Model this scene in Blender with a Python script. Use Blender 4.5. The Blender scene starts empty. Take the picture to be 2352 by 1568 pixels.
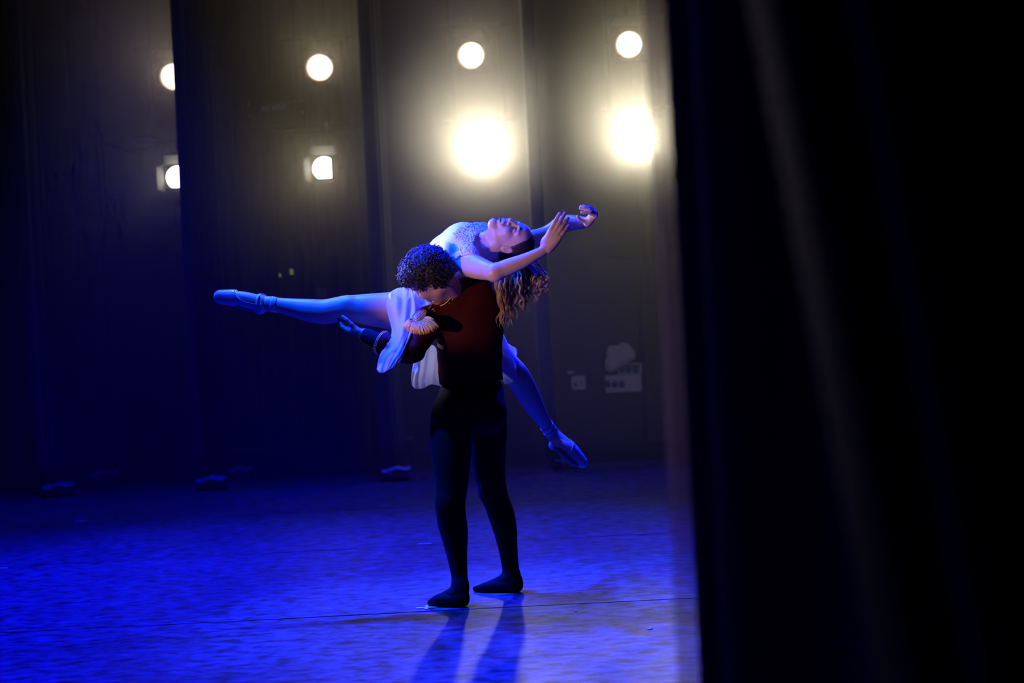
import bpy, bmesh, math, random
import numpy as np
from mathutils import Vector, Matrix

random.seed(7)
RNG = np.random.default_rng(7)
scn = bpy.context.scene
COL = scn.collection

# ------------------------------------------------------------------ camera
F_PX = 3267.0                 # 50 mm lens on a 36 mm wide sensor, 2352 px
CAM_H = 1.26
ROLL = math.radians(2.9)
CR = Vector((math.cos(ROLL), 0, -math.sin(ROLL)))     # camera right
CU = Vector((math.sin(ROLL), 0, math.cos(ROLL)))      # camera up
CF = Vector((0, 1, 0))
CAM = Vector((0, 0, CAM_H))


def W(px, py, Y):
    """point at distance Y from the camera seen at photo pixel (px, py)"""
    return CAM + Y * (CF + CR * ((px - 1176) / F_PX) + CU * ((784 - py) / F_PX))


cam_data = bpy.data.cameras.new('camera')
cam_data.sensor_width = 36
cam_data.lens = 50
cam_data.clip_start = 0.05
cam_data.dof.use_dof = True
cam_data.dof.focus_distance = 6.95
cam_data.dof.aperture_fstop = 2.0
cam = bpy.data.objects.new('camera', cam_data)
COL.objects.link(cam)
m = Matrix(((CR.x, CU.x, -CF.x, CAM.x), (CR.y, CU.y, -CF.y, CAM.y), (CR.z, CU.z, -CF.z, CAM.z), (0, 0, 0, 1)))
cam.matrix_world = m
scn.camera = cam

# ------------------------------------------------------------------ world, exposure
wd = bpy.data.worlds.new('world')
scn.world = wd
wd.use_nodes = True
bg = wd.node_tree.nodes['Background']
bg.inputs[0].default_value = (0.30, 0.35, 1.0, 1)
bg.inputs[1].default_value = 0.0012
vs = scn.view_settings
vs.view_transform = 'Standard'
vs.look = 'None'
vs.exposure = 0.0
vs.gamma = 1.0
vs.use_curve_mapping = False
scn.cycles.use_denoising = True
scn.cycles.volume_bounces = 0
scn.cycles.max_bounces = 3
scn.cycles.use_adaptive_sampling = True
scn.cycles.adaptive_threshold = 0.04
scn.cycles.adaptive_min_samples = 16
scn.cycles.transparent_max_bounces = 8
scn.cycles.sample_clamp_indirect = 4.0


# ------------------------------------------------------------------ lights
def spot(name, loc, target, color, power, angle, blend=0.5, radius=0.1):
    d = bpy.data.lights.new(name, 'SPOT')
    d.color = color
    d.energy = power
    d.spot_size = math.radians(angle)
    d.spot_blend = blend
    d.shadow_soft_size = radius
    o = bpy.data.objects.new(name, d)
    COL.objects.link(o)
    o.location = loc
    o.rotation_euler = (Vector(target) - Vector(loc)).to_track_quat('-Z', 'Y').to_euler()
    return o


MAIN_POWER = 1050
HAZE_DENSITY = 0.19
HAZE_G = 0.3
BLUE = (0.0, 0.002, 1.0)
# overhead deep blue wash
spot('blue_wash_light', (-3.4, 8.6, 7.2), (-2.0, 7.4, 0), BLUE, 17000, 66, 1.0, 0.25)
spot('blue_wash_light', (0.9, 9.6, 7.2), (0.0, 6.6, 0), BLUE, 8000, 72, 1.0, 0.25)
spot('blue_wash_light', (-3.4, 11.7, 7.4), (-3.4, 12.3, 0.0), BLUE, 2700, 48, 1.0, 0.25)
spot('blue_wash_light', (-0.4, 11.7, 7.4), (-0.4, 12.3, 0.0), BLUE, 2700, 48, 1.0, 0.25)
# tight top light on the pair, paler blue
spot('blue_top_light', (-1.9, 8.6, 6.6), (-0.55, 7.05, 1.6), (0.010, 0.032, 1.0), 14000, 27, 0.7, 0.12)
spot('blue_front_light', (-3.6, 6.3, 6.4), (-0.55, 7.05, 1.55), (0.0, 0.04, 1.0), 8000, 17, 0.6, 0.12)
# side lights of the near wing, off to the left of the frame
spot('side_light', (-3.7, 3.3, 1.25), (-0.06, 7.0, 1.74), (1.0, 0.56, 0.40), 600, 11.4, 0.2, 0.06)
# added unseen fill from back left, brightens the pair and mostly clears the floor
spot('pale_back_fill', (-6.3, 11.2, 3.5), (-0.45, 7.05, 1.82), (0.62, 0.66, 1.0), 4000, 12, 0.5, 0.1)
# added unseen fill that lifts the socket panel and plates on the far wall
spot('far_wall_fill', (3.3, 0.0, 3.4), (0.9, 16.4, 1.3), (0.85, 0.72, 1.0), 1100, 15, 0.9, 0.1)


# ------------------------------------------------------------------ helpers: properties, objects
def tag(o, label=None, cat=None, group=None, kind=None):
    if label: o['label'] = label
    if cat: o['category'] = cat
    if group: o['group'] = group
    if kind: o['kind'] = kind
    return o


def empty(name, loc, label=None, cat=None, group=None):
    o = bpy.data.objects.new(name, None)
    o.empty_display_size = 0.1
    COL.objects.link(o)
    o.location = loc
    return tag(o, label, cat, group)


def link(name, me, mat=None, parent=None, smooth=True):
    if mat is not None and not me.materials:
        me.materials.append(mat)
    if smooth:
        me.polygons.foreach_set('use_smooth', np.ones(len(me.polygons), dtype=bool))
    o = bpy.data.objects.new(name, me)
    COL.objects.link(o)
    if parent is not None:
        o.parent = parent
        bpy.context.view_layer.update()
        o.matrix_parent_inverse = parent_world(parent).inverted()
    return o


def parent_world(p):
    mw = Matrix.LocRotScale(p.location, p.rotation_euler.to_quaternion(), p.scale)
    if p.parent:
        return parent_world(p.parent) @ p.matrix_parent_inverse @ mw
    return mw


def mesh_np(name, V, Fq):
    """fast mesh from arrays; Fq: (n,4) or (n,3)"""
    me = bpy.data.meshes.new(name)
    V = np.asarray(V, dtype=np.float32); Fq = np.asarray(Fq, dtype=np.int32)
    n, k = Fq.shape
    me.vertices.add(len(V)); me.vertices.foreach_set('co', V.ravel())
    me.loops.add(n * k); me.loops.foreach_set('vertex_index', Fq.ravel())
    me.polygons.add(n); me.polygons.foreach_set('loop_start', np.arange(n, dtype=np.int32) * k)
    me.polygons.foreach_set('loop_total', np.full(n, k, dtype=np.int32))
    me.update(calc_edges=True)
    me.validate()
    return me


class MB:
    """collects simple shapes into one mesh"""
    def __init__(s):
        s.v = []; s.f = []

    def add(s, vs, fs):
        o = len(s.v)
        s.v += [tuple(v) for v in vs]
        s.f += [tuple(i + o for i in f) for f in fs]
        return s

    def box(s, c, size, rot=None, bev=0.0):
        bm = bmesh.new()
        bmesh.ops.create_cube(bm, size=1)
        for v in bm.verts: v.co = Vector((v.co.x * size[0], v.co.y * size[1], v.co.z * size[2]))
        if bev > 0:
            bmesh.ops.bevel(bm, geom=list(bm.edges), offset=bev, segments=2, affect='EDGES', profile=0.6)
        M = (rot if rot is not None else Matrix.Identity(3))
        bm.verts.index_update()
        vs = [M @ v.co + Vector(c) for v in bm.verts]
        fs = [[v.index for v in f.verts] for f in bm.faces]
        bm.free()
        return s.add(vs, fs)

    def tube(s, pts, r, n=8, cap=True, flat=None):
        """tube along pts; r number or list; flat=(dir, factor)"""
        pts = [Vector(p) for p in pts]
        rs = r if hasattr(r, '__len__') else [r] * len(pts)
        vs = []; fs = []
        t0 = (pts[1] - pts[0]).normalized()
        ref = Vector((0, 0, 1)) if abs(t0.z) < 0.9 else Vector((1, 0, 0))
        a = t0.cross(ref).normalized()
        for i, p in enumerate(pts):
            t = (pts[min(i + 1, len(pts) - 1)] - pts[max(i - 1, 0)])
            if t.length < 1e-9: t = t0
            t.normalize()
            a = (a - t * a.dot(t))
            if a.length < 1e-6: a = t.orthogonal()
            a.normalize()
            b = t.cross(a)
            for k in range(n):
                an = 2 * math.pi * k / n
                off = (a * math.cos(an) + b * math.sin(an)) * rs[i]
                if flat is not None:
                    d = Vector(flat[0]).normalized()
                    off -= d * off.dot(d) * (1 - flat[1])
                vs.append(p + off)
        for i in range(len(pts) - 1):
            for k in range(n):
                k2 = (k + 1) % n
                fs.append((i * n + k, i * n + k2, (i + 1) * n + k2, (i + 1) * n + k))
        if cap:
            fs.append(tuple(range(n - 1, -1, -1)))
            fs.append(tuple((len(pts) - 1) * n + k for k in range(n)))
        return s.add(vs, fs)

    def disc(s, c, nrm, r, n=40, thick=0.01, dome=0.0):
        """round plate with its front towards nrm, optional dome"""
        nrm = Vector(nrm).normalized()
        a = nrm.orthogonal().normalized(); b = nrm.cross(a)
        c = Vector(c)
        vs = []; fs = []
        rings = [(1.0, -thick), (1.0, 0.0)]
        if dome > 0:
            for q in (0.9, 0.75, 0.55, 0.3): rings.append((q, dome * (1 - q * q)))
        for q, h in rings:
            for k in range(n):
                an = 2 * math.pi * k / n
                vs.append(c + nrm * h + (a * math.cos(an) + b * math.sin(an)) * r * q)
        m_ = len(rings)
        for i in range(m_ - 1):
            for k in range(n):
                k2 = (k + 1) % n
                fs.append((i * n + k, i * n + k2, (i + 1) * n + k2, (i + 1) * n + k))
        fs.append(tuple(range(n - 1, -1, -1)))
        fs.append(tuple((m_ - 1) * n + k for k in range(n)))
        return s.add(vs, fs)

    def mesh(s, name):
        me = bpy.data.meshes.new(name)
        me.from_pydata([tuple(v) for v in s.v], [], s.f)
        me.validate()
        me.update()
        return me

    def build(s, name, mat, parent=None, smooth=False):
        o = link(name, s.mesh(name), mat, parent, smooth)
        return o


def spline(pts, n):
    """Catmull-Rom through pts, n samples"""
    P = np.array([list(p) for p in pts], dtype=float)
    if len(P) == 2:
        t = np.linspace(0, 1, n)[:, None]
        return P[0] * (1 - t) + P[1] * t
    Q = np.vstack([2 * P[0] - P[1], P, 2 * P[-1] - P[-2]])
    out = []
    for s in np.linspace(0, len(P) - 1, n):
        i = min(int(s), len(P) - 2); t = s - i
        p0, p1, p2, p3 = Q[i], Q[i + 1], Q[i + 2], Q[i + 3]
        out.append(0.5 * ((2 * p1) + (-p0 + p2) * t + (2 * p0 - 5 * p1 + 4 * p2 - p3) * t * t + (-p0 + 3 * p1 - 3 * p2 + p3) * t ** 3))
    return np.array(out)


def grid_mesh(name, G, thick=0.0):
    """G: (n,m,3) array of points -> sheet; thick adds a second side and edges"""
    n, m_ = G.shape[:2]
    V = G.reshape(-1, 3)
    idx = np.arange(n * m_).reshape(n, m_)
    q = np.stack([idx[:-1, :-1], idx[1:, :-1], idx[1:, 1:], idx[:-1, 1:]], -1).reshape(-1, 4)
    if thick <= 0:
        return mesh_np(name, V, q)
    du = np.gradient(G, axis=0); dv = np.gradient(G, axis=1)
    N = np.cross(du, dv); N /= np.maximum(np.linalg.norm(N, axis=2, keepdims=True), 1e-9)
    V2 = (G - N * thick).reshape(-1, 3)
    o = n * m_
    fs = [q, q[:, ::-1] + o]
    def rim(line, flip):
        a, b = line[:-1], line[1:]
        r = np.stack([a, b, b + o, a + o], -1)
        fs.append(r[:, ::-1] if flip else r)
    rim(idx[0, :], False); rim(idx[-1, :], True); rim(idx[:, 0], True); rim(idx[:, -1], False)
    return mesh_np(name, np.vstack([V, V2]), np.vstack(fs))


# ------------------------------------------------------------------ helpers: materials
MATS = {}


def mat(name, color, rough=0.6, metal=0.0, sheen=0.0, spec=0.5, trans=0.0, bump=None, noise=None, emit=None, coat=0.0, sss=0.0, sheen_tint=(1, 1, 1)):
    """noise=(scale, colour2, stretch xyz); bump=(scale, strength, stretch xyz)"""
    if name in MATS: return MATS[name]
    mt = bpy.data.materials.new(name)
    mt.use_nodes = True
    nt = mt.node_tree
    b = nt.nodes['Principled BSDF']
    b.inputs['Base Color'].default_value = (*color, 1)
    b.inputs['Roughness'].default_value = rough
    b.inputs['Metallic'].default_value = metal
    b.inputs['Specular IOR Level'].default_value = spec
    b.inputs['Sheen Weight'].default_value = sheen
    b.inputs['Sheen Tint'].default_value = (*sheen_tint, 1)
    b.inputs['Coat Weight'].default_value = coat
    if sss > 0:
        b.inputs['Subsurface Weight'].default_value = sss
        b.inputs['Subsurface Radius'].default_value = (0.01, 0.004, 0.002)
        b.inputs['Subsurface Scale'].default_value = 1.0
    def coords(stretch):
        tc = nt.nodes.new('ShaderNodeTexCoord')
        mp = nt.nodes.new('ShaderNodeMapping')
        mp.inputs['Scale'].default_value = stretch
        nt.links.new(tc.outputs['Object'], mp.inputs['Vector'])
        return mp.outputs['Vector']
    if noise:
        n = nt.nodes.new('ShaderNodeTexNoise')
        n.inputs['Scale'].default_value = noise[0]
        n.inputs['Detail'].default_value = 4
        nt.links.new(coords(noise[2] if len(noise) > 2 else (1, 1, 1)), n.inputs['Vector'])
        r = nt.nodes.new('ShaderNodeValToRGB')
        r.color_ramp.elements[0].position = 0.35; r.color_ramp.elements[1].position = 0.68
        r.color_ramp.elements[0].color = (*color, 1); r.color_ramp.elements[1].color = (*noise[1], 1)
        nt.links.new(n.outputs['Fac'], r.inputs['Fac'])
        nt.links.new(r.outputs['Color'], b.inputs['Base Color'])
    if bump:
        n = nt.nodes.new('ShaderNodeTexNoise')
        n.inputs['Scale'].default_value = bump[0]
        n.inputs['Detail'].default_value = 5
        nt.links.new(coords(bump[2] if len(bump) > 2 else (1, 1, 1)), n.inputs['Vector'])
        bp = nt.nodes.new('ShaderNodeBump')
        bp.inputs['Strength'].default_value = bump[1]
        bp.inputs['Distance'].default_value = 0.01
        nt.links.new(n.outputs['Fac'], bp.inputs['Height'])
        nt.links.new(bp.outputs['Normal'], b.inputs['Normal'])
    if emit:
        b.inputs['Emission Color'].default_value = (*emit[0], 1)
        b.inputs['Emission Strength'].default_value = emit[1]
    if trans > 0:
        out = nt.nodes['Material Output']
        tl = nt.nodes.new('ShaderNodeBsdfTranslucent')
        tl.inputs['Color'].default_value = (*color, 1)
        tp = nt.nodes.new('ShaderNodeBsdfTransparent')
        mx = nt.nodes.new('ShaderNodeMixShader'); mx.inputs[0].default_value = 0.45
        nt.links.new(b.outputs[0], mx.inputs[1]); nt.links.new(tl.outputs[0], mx.inputs[2])
        mx2 = nt.nodes.new('ShaderNodeMixShader'); mx2.inputs[0].default_value = trans
        nt.links.new(mx.outputs[0], mx2.inputs[1]); nt.links.new(tp.outputs[0], mx2.inputs[2])
        nt.links.new(mx2.outputs[0], out.inputs['Surface'])
    MATS[name] = mt
    return mt


M_WALL = mat('wall paint', (0.020, 0.019, 0.017), 0.8, bump=(30, 0.2))
M_CURT = mat('black velour', (0.022, 0.022, 0.024), 0.9, sheen=0.25, bump=(180, 0.25))
M_HEM = mat('brown webbing', (0.62, 0.38, 0.20), 0.9, spec=0.05, trans=0.68, bump=(220, 0.3))
M_BLACK = mat('black metal', (0.010, 0.010, 0.010), 0.6, metal=0.3, spec=0.4, bump=(90, 0.1))
M_PIPE = mat('scaffold pipe', (0.05, 0.05, 0.052), 0.45, metal=0.7, bump=(60, 0.15))
M_WEIGHT = mat('grey painted weight', (0.30, 0.31, 0.33), 0.6, bump=(40, 0.3), noise=(14, (0.2, 0.2, 0.22)))
M_PLATE = mat('white plastic', (0.55, 0.50, 0.52), 0.45, bump=(40, 0.05))
M_SOCKET = mat('blue socket', (0.02, 0.10, 0.28), 0.4, bump=(40, 0.05))
M_YEL = mat('yellow glow tape', (0.75, 0.80, 0.10), 0.6, emit=((0.75, 0.85, 0.12), 0.22), bump=(40, 0.05))
M_LABEL = mat('white label', (0.60, 0.48, 0.66), 0.6, bump=(40, 0.05))
M_TAPE = mat('white floor tape', (0.75, 0.80, 0.85), 0.6, bump=(80, 0.1))
M_CLOTH = mat('white rag', (0.6, 0.57, 0.55), 0.9, bump=(25, 0.6))
M_SKIN = mat('skin', (0.66, 0.44, 0.36), 0.45, noise=(9, (0.60, 0.39, 0.32)), bump=(260, 0.03))
M_SKIN2 = mat('tan skin', (0.36, 0.20, 0.15), 0.45, noise=(9, (0.32, 0.17, 0.13)), bump=(260, 0.03))
M_SATIN = mat('pink satin', (0.72, 0.55, 0.52), 0.28, bump=(60, 0.05))
M_SOLE = mat('leather sole', (0.33, 0.27, 0.24), 0.6, bump=(80, 0.1))
M_BODICE = mat('white bodice fabric', (0.80, 0.80, 0.82), 0.6, sheen=0.2, bump=(220, 0.1))
M_LACE = mat('white lace', (0.84, 0.84, 0.85), 0.7, bump=(160, 0.3))
M_CHIF = mat('white chiffon', (0.80, 0.78, 0.82), 0.6, trans=0.14, bump=(30, 0.1))
M_CHIF_HEM = mat('chiffon hem', (0.45, 0.44, 0.52), 0.6, bump=(60, 0.1))
M_VELVET = mat('dark red velvet', (0.036, 0.001, 0.0007), 0.8, sheen=0.15, sheen_tint=(1, 0.04, 0.02), spec=0.15, bump=(300, 0.06))
M_UNDER = mat('black jersey', (0.007, 0.007, 0.006), 0.9, spec=0.08, bump=(160, 0.1))
M_TIGHT = mat('black tights', (0.011, 0.009, 0.006), 0.8, spec=0.08, sheen=0.03, bump=(240, 0.1))
M_SHOE = mat('black canvas slipper', (0.010, 0.009, 0.008), 0.8, spec=0.1, bump=(300, 0.06))
M_GOLD = mat('gold fringe', (0.88, 0.44, 0.06), 0.6, spec=0.2, noise=(30, (0.95, 0.58, 0.13)), bump=(120, 0.1))
M_GOLDM = mat('gold braid', (0.75, 0.48, 0.2), 0.35, metal=0.7, bump=(120, 0.3))
M_GEM = mat('rhinestone', (0.85, 0.75, 0.85), 0.08, metal=0.6, bump=(40, 0.1))
M_HAIRM = mat('dark curly hair', (0.020, 0.014, 0.012), 0.45, spec=0.5, bump=(140, 0.4))
M_HAIRW = mat('light brown hair', (0.78, 0.52, 0.25), 0.42, noise=(40, (0.88, 0.66, 0.38)), bump=(200, 0.2), trans=0.02)
M_HAIRC = mat('dark sleek hair', (0.030, 0.018, 0.012), 0.35, bump=(160, 0.2, (1, 6, 6)))
M_LIPS = mat('lips', (0.52, 0.15, 0.15), 0.35, bump=(200, 0.05))
M_TEETH = mat('teeth', (0.85, 0.82, 0.78), 0.25, bump=(60, 0.02))
M_DARK = mat('lash black', (0.01, 0.008, 0.008), 0.5, bump=(60, 0.02))


def lens_mat(name, color, strength):
    """lit fresnel lens: concentric rings over a glowing disc"""
    mt = bpy.data.materials.new(name); mt.use_nodes = True
    nt = mt.node_tree; b = nt.nodes['Principled BSDF']
    b.inputs['Base Color'].default_value = (0.8, 0.75, 0.65, 1)
    b.inputs['Roughness'].default_value = 0.15
    n = nt.nodes.new('ShaderNodeTexNoise'); n.inputs['Scale'].default_value = 9
    r = nt.nodes.new('ShaderNodeMapRange'); r.inputs['To Min'].default_value = strength * 0.75; r.inputs['To Max'].default_value = strength * 1.25
    nt.links.new(n.outputs['Fac'], r.inputs['Value'])
    nt.links.new(r.outputs['Result'], b.inputs['Emission Strength'])
    b.inputs['Emission Color'].default_value = (*color, 1)
    return mt


# ------------------------------------------------------------------ the setting
def floor_material():
    mt = bpy.data.materials.new('black vinyl dance floor'); mt.use_nodes = True
    nt = mt.node_tree; N = nt.nodes; L = nt.links
    b = N['Principled BSDF']
    tc = N.new('ShaderNodeTexCoord')
    def noise(scale, stretch, detail=5, rough=0.6):
        mp = N.new('ShaderNodeMapping'); mp.inputs['Scale'].default_value = stretch
        L.new(tc.outputs['Object'], mp.inputs['Vector'])
        n = N.new('ShaderNodeTexNoise'); n.inputs['Scale'].default_value = scale
        n.inputs['Detail'].default_value = detail; n.inputs['Roughness'].default_value = rough
        L.new(mp.outputs['Vector'], n.inputs['Vector'])
        return n.outputs['Fac']
    def ramp(fac, p0, p1, c0, c1):
        r = N.new('ShaderNodeValToRGB')
        r.color_ramp.elements[0].position = p0; r.color_ramp.elements[1].position = p1
        r.color_ramp.elements[0].color = (*c0, 1); r.color_ramp.elements[1].color = (*c1, 1)
        L.new(fac, r.inputs['Fac']); return r.outputs['Color']
    base = ramp(noise(1.3, (1, 1, 1), 6), 0.3, 0.7, (0.050, 0.051, 0.053), (0.078, 0.079, 0.082))
    mott = ramp(noise(12, (0.8, 1.5, 1), 6, 0.65), 0.38, 0.62, (0.25, 0.25, 0.25), (1.75, 1.75, 1.75))
    mul = N.new('ShaderNodeMix'); mul.data_type = 'RGBA'; mul.blend_type = 'MULTIPLY'; mul.inputs[0].default_value = 1
    L.new(base, mul.inputs[6]); L.new(mott, mul.inputs[7])
    sc1 = ramp(noise(11, (0.7, 2.2, 1), 8, 0.75), 0.62, 0.70, (0, 0, 0), (1, 1, 1))
    scuff = N.new('ShaderNodeMix'); scuff.data_type = 'RGBA'
    L.new(sc1, scuff.inputs[0]); L.new(mul.outputs[2], scuff.inputs[6]); scuff.inputs[7].default_value = (0.19, 0.195, 0.2, 1)
    L.new(scuff.outputs[2], b.inputs['Base Color'])
    rr = N.new('ShaderNodeMapRange'); rr.inputs['To Min'].default_value = 0.34; rr.inputs['To Max'].default_value = 0.55
    L.new(noise(5, (1, 1.5, 1), 5), rr.inputs['Value']); L.new(rr.outputs['Result'], b.inputs['Roughness'])
    b.inputs['Specular IOR Level'].default_value = 0.3
    b.inputs['IOR'].default_value = 1.18
    bp = N.new('ShaderNodeBump'); bp.inputs['Strength'].default_value = 0.35; bp.inputs['Distance'].default_value = 0.012
    L.new(noise(6.5, (0.8, 1.8, 1), 6, 0.55), bp.inputs['Height'])
    L.new(bp.outputs['Normal'], b.inputs['Normal'])
    return mt


M_FLOOR = floor_material()
M_BASEFLOOR = mat('dark stage boards', (0.012, 0.012, 0.012), 0.75, bump=(20, 0.2), noise=(6, (0.02, 0.019, 0.018)))

fl = MB().box((0, 8.25, -0.06), (16, 18.5, 0.104)).build('floor', M_BASEFLOOR)
tag(fl, 'dark stage boards under the vinyl dance floor', 'floor', kind='structure')
edges = [-0.6, 2.34, 4.55, 6.77, 9.02, 11.22, 13.42, 14.35]
for i in range(len(edges) - 1):
    y0, y1 = edges[i] + 0.008, edges[i + 1] - 0.008
    nx = 60; ny = 12
    xs = np.linspace(-7.5, 7.5, nx); ys = np.linspace(y0, y1, ny)
    X, Y = np.meshgrid(xs, ys, indexing='ij')
    edge = np.minimum(np.abs(Y - y0), np.abs(y1 - Y))
    Z = 0.0012 * np.sin(X * 3.1 + i) * np.exp(-edge * 14) * 0.6 - 0.0022
    Z = np.minimum(Z, -0.0008)
    o = link('vinyl_strip', grid_mesh('vinyl_strip', np.stack([X, Y, Z], -1)[::-1], 0.0)
             , M_FLOOR, fl)

wb = MB().box((0, 16.6, 4.0), (16, 0.2, 8.2)).build('wall_back', M_WALL)
tag(wb, 'dark wall of the far wing behind the hanging lamps', 'wall', kind='structure')
wl = MB().box((-7.9, 8.3, 4.0), (0.2, 16.4, 8.2)).build('wall_left', M_WALL)
tag(wl, 'dark upstage wall far to the left', 'wall', kind='structure')
wr = MB().box((7.9, 8.3, 4.0), (0.2, 16.4, 8.2)).build('wall_right', M_WALL)
tag(wr, 'dark wall on the downstage side', 'wall', kind='structure')


# ---- hanging leg curtains of the far wing, seen edge-on
def leg_curtain(px, py, Y0, Y1, amp, label, nf=9, seed=0, drift=0.0, ztop=7.6, group='far wing curtains'):
    base = W(px, py, Y0)
    rs = random.Random(seed)
    n, m_ = 150, 26
    s = np.linspace(0, 1, n); t = np.linspace(0, 1, m_)
    S, T = np.meshgrid(s, t, indexing='ij')
    ph = rs.random() * 6
    fold = np.sin(S * nf * 2 * math.pi + ph + 0.5 * np.sin(S * 7 + seed) + 0.25 * T * np.sin(S * 11))
    fold2 = np.sin(S * nf * 0.5 * 2 * math.pi + ph * 2)
    # hem rolls in at the front edge; the cloth pulls a little off plumb low down
    X = base.x + amp * (0.75 * fold + 0.25 * fold2) * (0.8 + 0.2 * (1 - T)) + drift * S
    X = X - 0.10 * np.clip(0.14 - T, 0, 1) * 0 + 0.045 * np.clip((0.18 - T) / 0.18, 0, 1) ** 2
    Yv = Y0 + (Y1 - Y0) * S + 0.02 * np.sin(S * nf * 4 * math.pi + ph)
    Z = 0.02 + (ztop - 0.02) * T + 0 * S
    root = empty('leg_curtain', (base.x, Y0, 0.0), label, 'curtain', group)
    link('drape', grid_mesh('drape', np.stack([X, Yv, Z], -1), 0.006), M_CURT, root)
    # weighted hem along the bottom
    h = MB().tube([(X[i, 0], Yv[i, 0], 0.035) for i in range(0, n, 3)], 0.018, 8)
    h.build('hem', M_CURT, root, True)
    return root


leg_curtain(82, 1132, 13.75, 15.3, 0.06, 'black velour leg curtain nearest the left edge of the picture', 9, 1)
leg_curtain(452, 1118, 13.7, 15.25, 0.06, 'black velour leg curtain catching blue light beside the pointed toe', 9, 2)
leg_curtain(888, 1092, 13.7, 15.25, 0.07, 'black velour leg curtain behind the carrying dancer', 9, 3)
leg_curtain(1268, 1072, 13.8, 15.3, 0.075, 'black velour leg curtain between the two brightest lamps', 9, 4)


DRAPES = []


def drape_y(x, z):
    """front face of the far drape hanging at x"""
    for xa, xb, Y, nf, amp, seed, z0, ztop in DRAPES:
        if xa <= x <= xb:
            s = (x - xa) / (xb - xa); t = (z - z0) / (ztop - z0)
            return Y + amp * math.sin(s * nf * 2 * math.pi + 0.8 * math.sin(s * 5 + seed)) * (1 - 0.25 * t) + amp * 0.5 * math.sin(s * nf * 0.37 * 6.28)
    return None


def flat_drape(px0, px1, Y, label, nf, amp, seed, z0=0.03, ztop=7.5, name='back_drape', M=None):
    rs = random.Random(seed)
    xa = W(px0, 780, Y).x; xb = W(px1, 780, Y).x
    n, m_ = max(60, nf * 10), 20
    s = np.linspace(0, 1, n); t = np.linspace(0, 1, m_)
    S, T = np.meshgrid(s, t, indexing='ij')
    Yv = Y + amp * np.sin(S * nf * 2 * math.pi + 0.8 * np.sin(S * 5 + seed)) * (1 - 0.25 * T) + amp * 0.5 * np.sin(S * nf * 0.37 * 6.28)
    X = xa + (xb - xa) * S + 0.02 * np.sin(S * nf * 12.56)
    Z = z0 + (ztop - z0) * T
    root = empty(name, ((xa + xb) / 2, Y, 0.0), label, 'curtain')
    DRAPES.append((xa, xb, Y, nf, amp, seed, z0, ztop))
    link('drape', grid_mesh('drape', np.stack([X, Yv, Z], -1)[::-1], 0.006), M or M_CURT, root)
    MB().tube([(X[i, 0], Yv[i, 0], z0 + 0.02) for i in range(0, n, 2)], 0.02, 8).build('hem', M or M_CURT, root, True)
    return root


M_DRAPE = mat('dark brown drape', (0.030, 0.027, 0.024), 0.85, sheen=0.3, bump=(120, 0.2))
flat_drape(520, 838, 16.25, 'dark drape with narrow folds hung in front of the far wall', 11, 0.07, 3, M=M_DRAPE)
flat_drape(-60, 60, 16.0, 'dark gathered drape at the left edge of the far wing', 5, 0.07, 8, M=M_DRAPE)
flat_drape(150, 262, 16.1, 'dark drape hanging beside the pale door panel', 4, 0.06, 12, M=M_DRAPE)
flat_drape(1478, 1640, 16.2, 'dark drape with yellow tape marks right of the socket panel', 5, 0.06, 21, M=M_DRAPE)

# ---- door in the far wall
dc = W(335, 720, 16.46)
dr = empty('door_1', (dc.x, 16.47, 0), 'dull dark door in the far wall at left', None); dr['kind'] = 'structure'
M_DOOR = mat('dull door paint', (0.035, 0.032, 0.028), 0.6, bump=(20, 0.1))
MB().box((dc.x, 16.47, 1.9), (0.80, 0.05, 3.75), bev=0.004).build('door_leaf', M_DOOR, dr)
for sx in (-0.44, 0.44):
    MB().box((dc.x + sx, 16.465, 1.93), (0.07, 0.07, 3.85), bev=0.004).build('door_jamb', M_DOOR, dr)
MB().box((dc.x, 16.465, 3.87), (0.95, 0.07, 0.08), bev=0.004).build('door_head', M_DOOR, dr)
MB().tube([(dc.x + 0.3, 16.44, 1.05), (dc.x + 0.3, 16.40, 1.05), (dc.x + 0.2, 16.395, 1.05)], 0.012, 8).build('door_handle', M_PIPE, dr, True)


# ---- the two velour panels of the near wing, close to the camera
def near_curtain(name, plan, slant, label, nf, amp, ztop=3.2, zbot=0.02, hem_pts=None, hem_mat=None):
    """plan: list of (x, y) from the stage edge backwards; slant: x shift per metre of height"""
    n, m_ = 140, 40
    P = spline([(x, y, 0) for x, y in plan], n)
    d = np.gradient(P, axis=0); d /= np.linalg.norm(d, axis=1, keepdims=True)
    nr = np.stack([-d[:, 1], d[:, 0], 0 * d[:, 0]], -1)
    s = np.linspace(0, 1, n)
    wob = amp * np.sin(s * nf * 2 * math.pi) * np.clip(s / 0.15, 0, 1)
    P = P + nr * wob[:, None]
    t = np.linspace(zbot, ztop, m_)
    G = np.zeros((n, m_, 3))
    G[:, :, 0] = P[:, None, 0] + slant(t)[None, :] * (1 - 0.6 * s[:, None])
    G[:, :, 1] = P[:, None, 1]
    G[:, :, 2] = t[None, :]
    root = empty(name, (plan[0][0], plan[0][1], 0), label, 'curtain', None)
    link('drape', grid_mesh('drape', G, 0.005), M_CURT, root)
    # webbing facing along the stage-side edge, standing off the cloth by a millimetre
    k = max(6, int(n * 0.10))
    if hem_pts:
        H = spline([(x, y, 0) for x, y in hem_pts], 12)
        GH = np.zeros((12, m_, 3))
        GH[:, :, 0] = H[:, None, 0] + slant(t)[None, :]
        GH[:, :, 1] = H[:, None, 1]; GH[:, :, 2] = t[None, :]
        link('edge_webbing', grid_mesh('edge_webbing', GH, 0.004), hem_mat or M_HEM, root)
    return root


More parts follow.
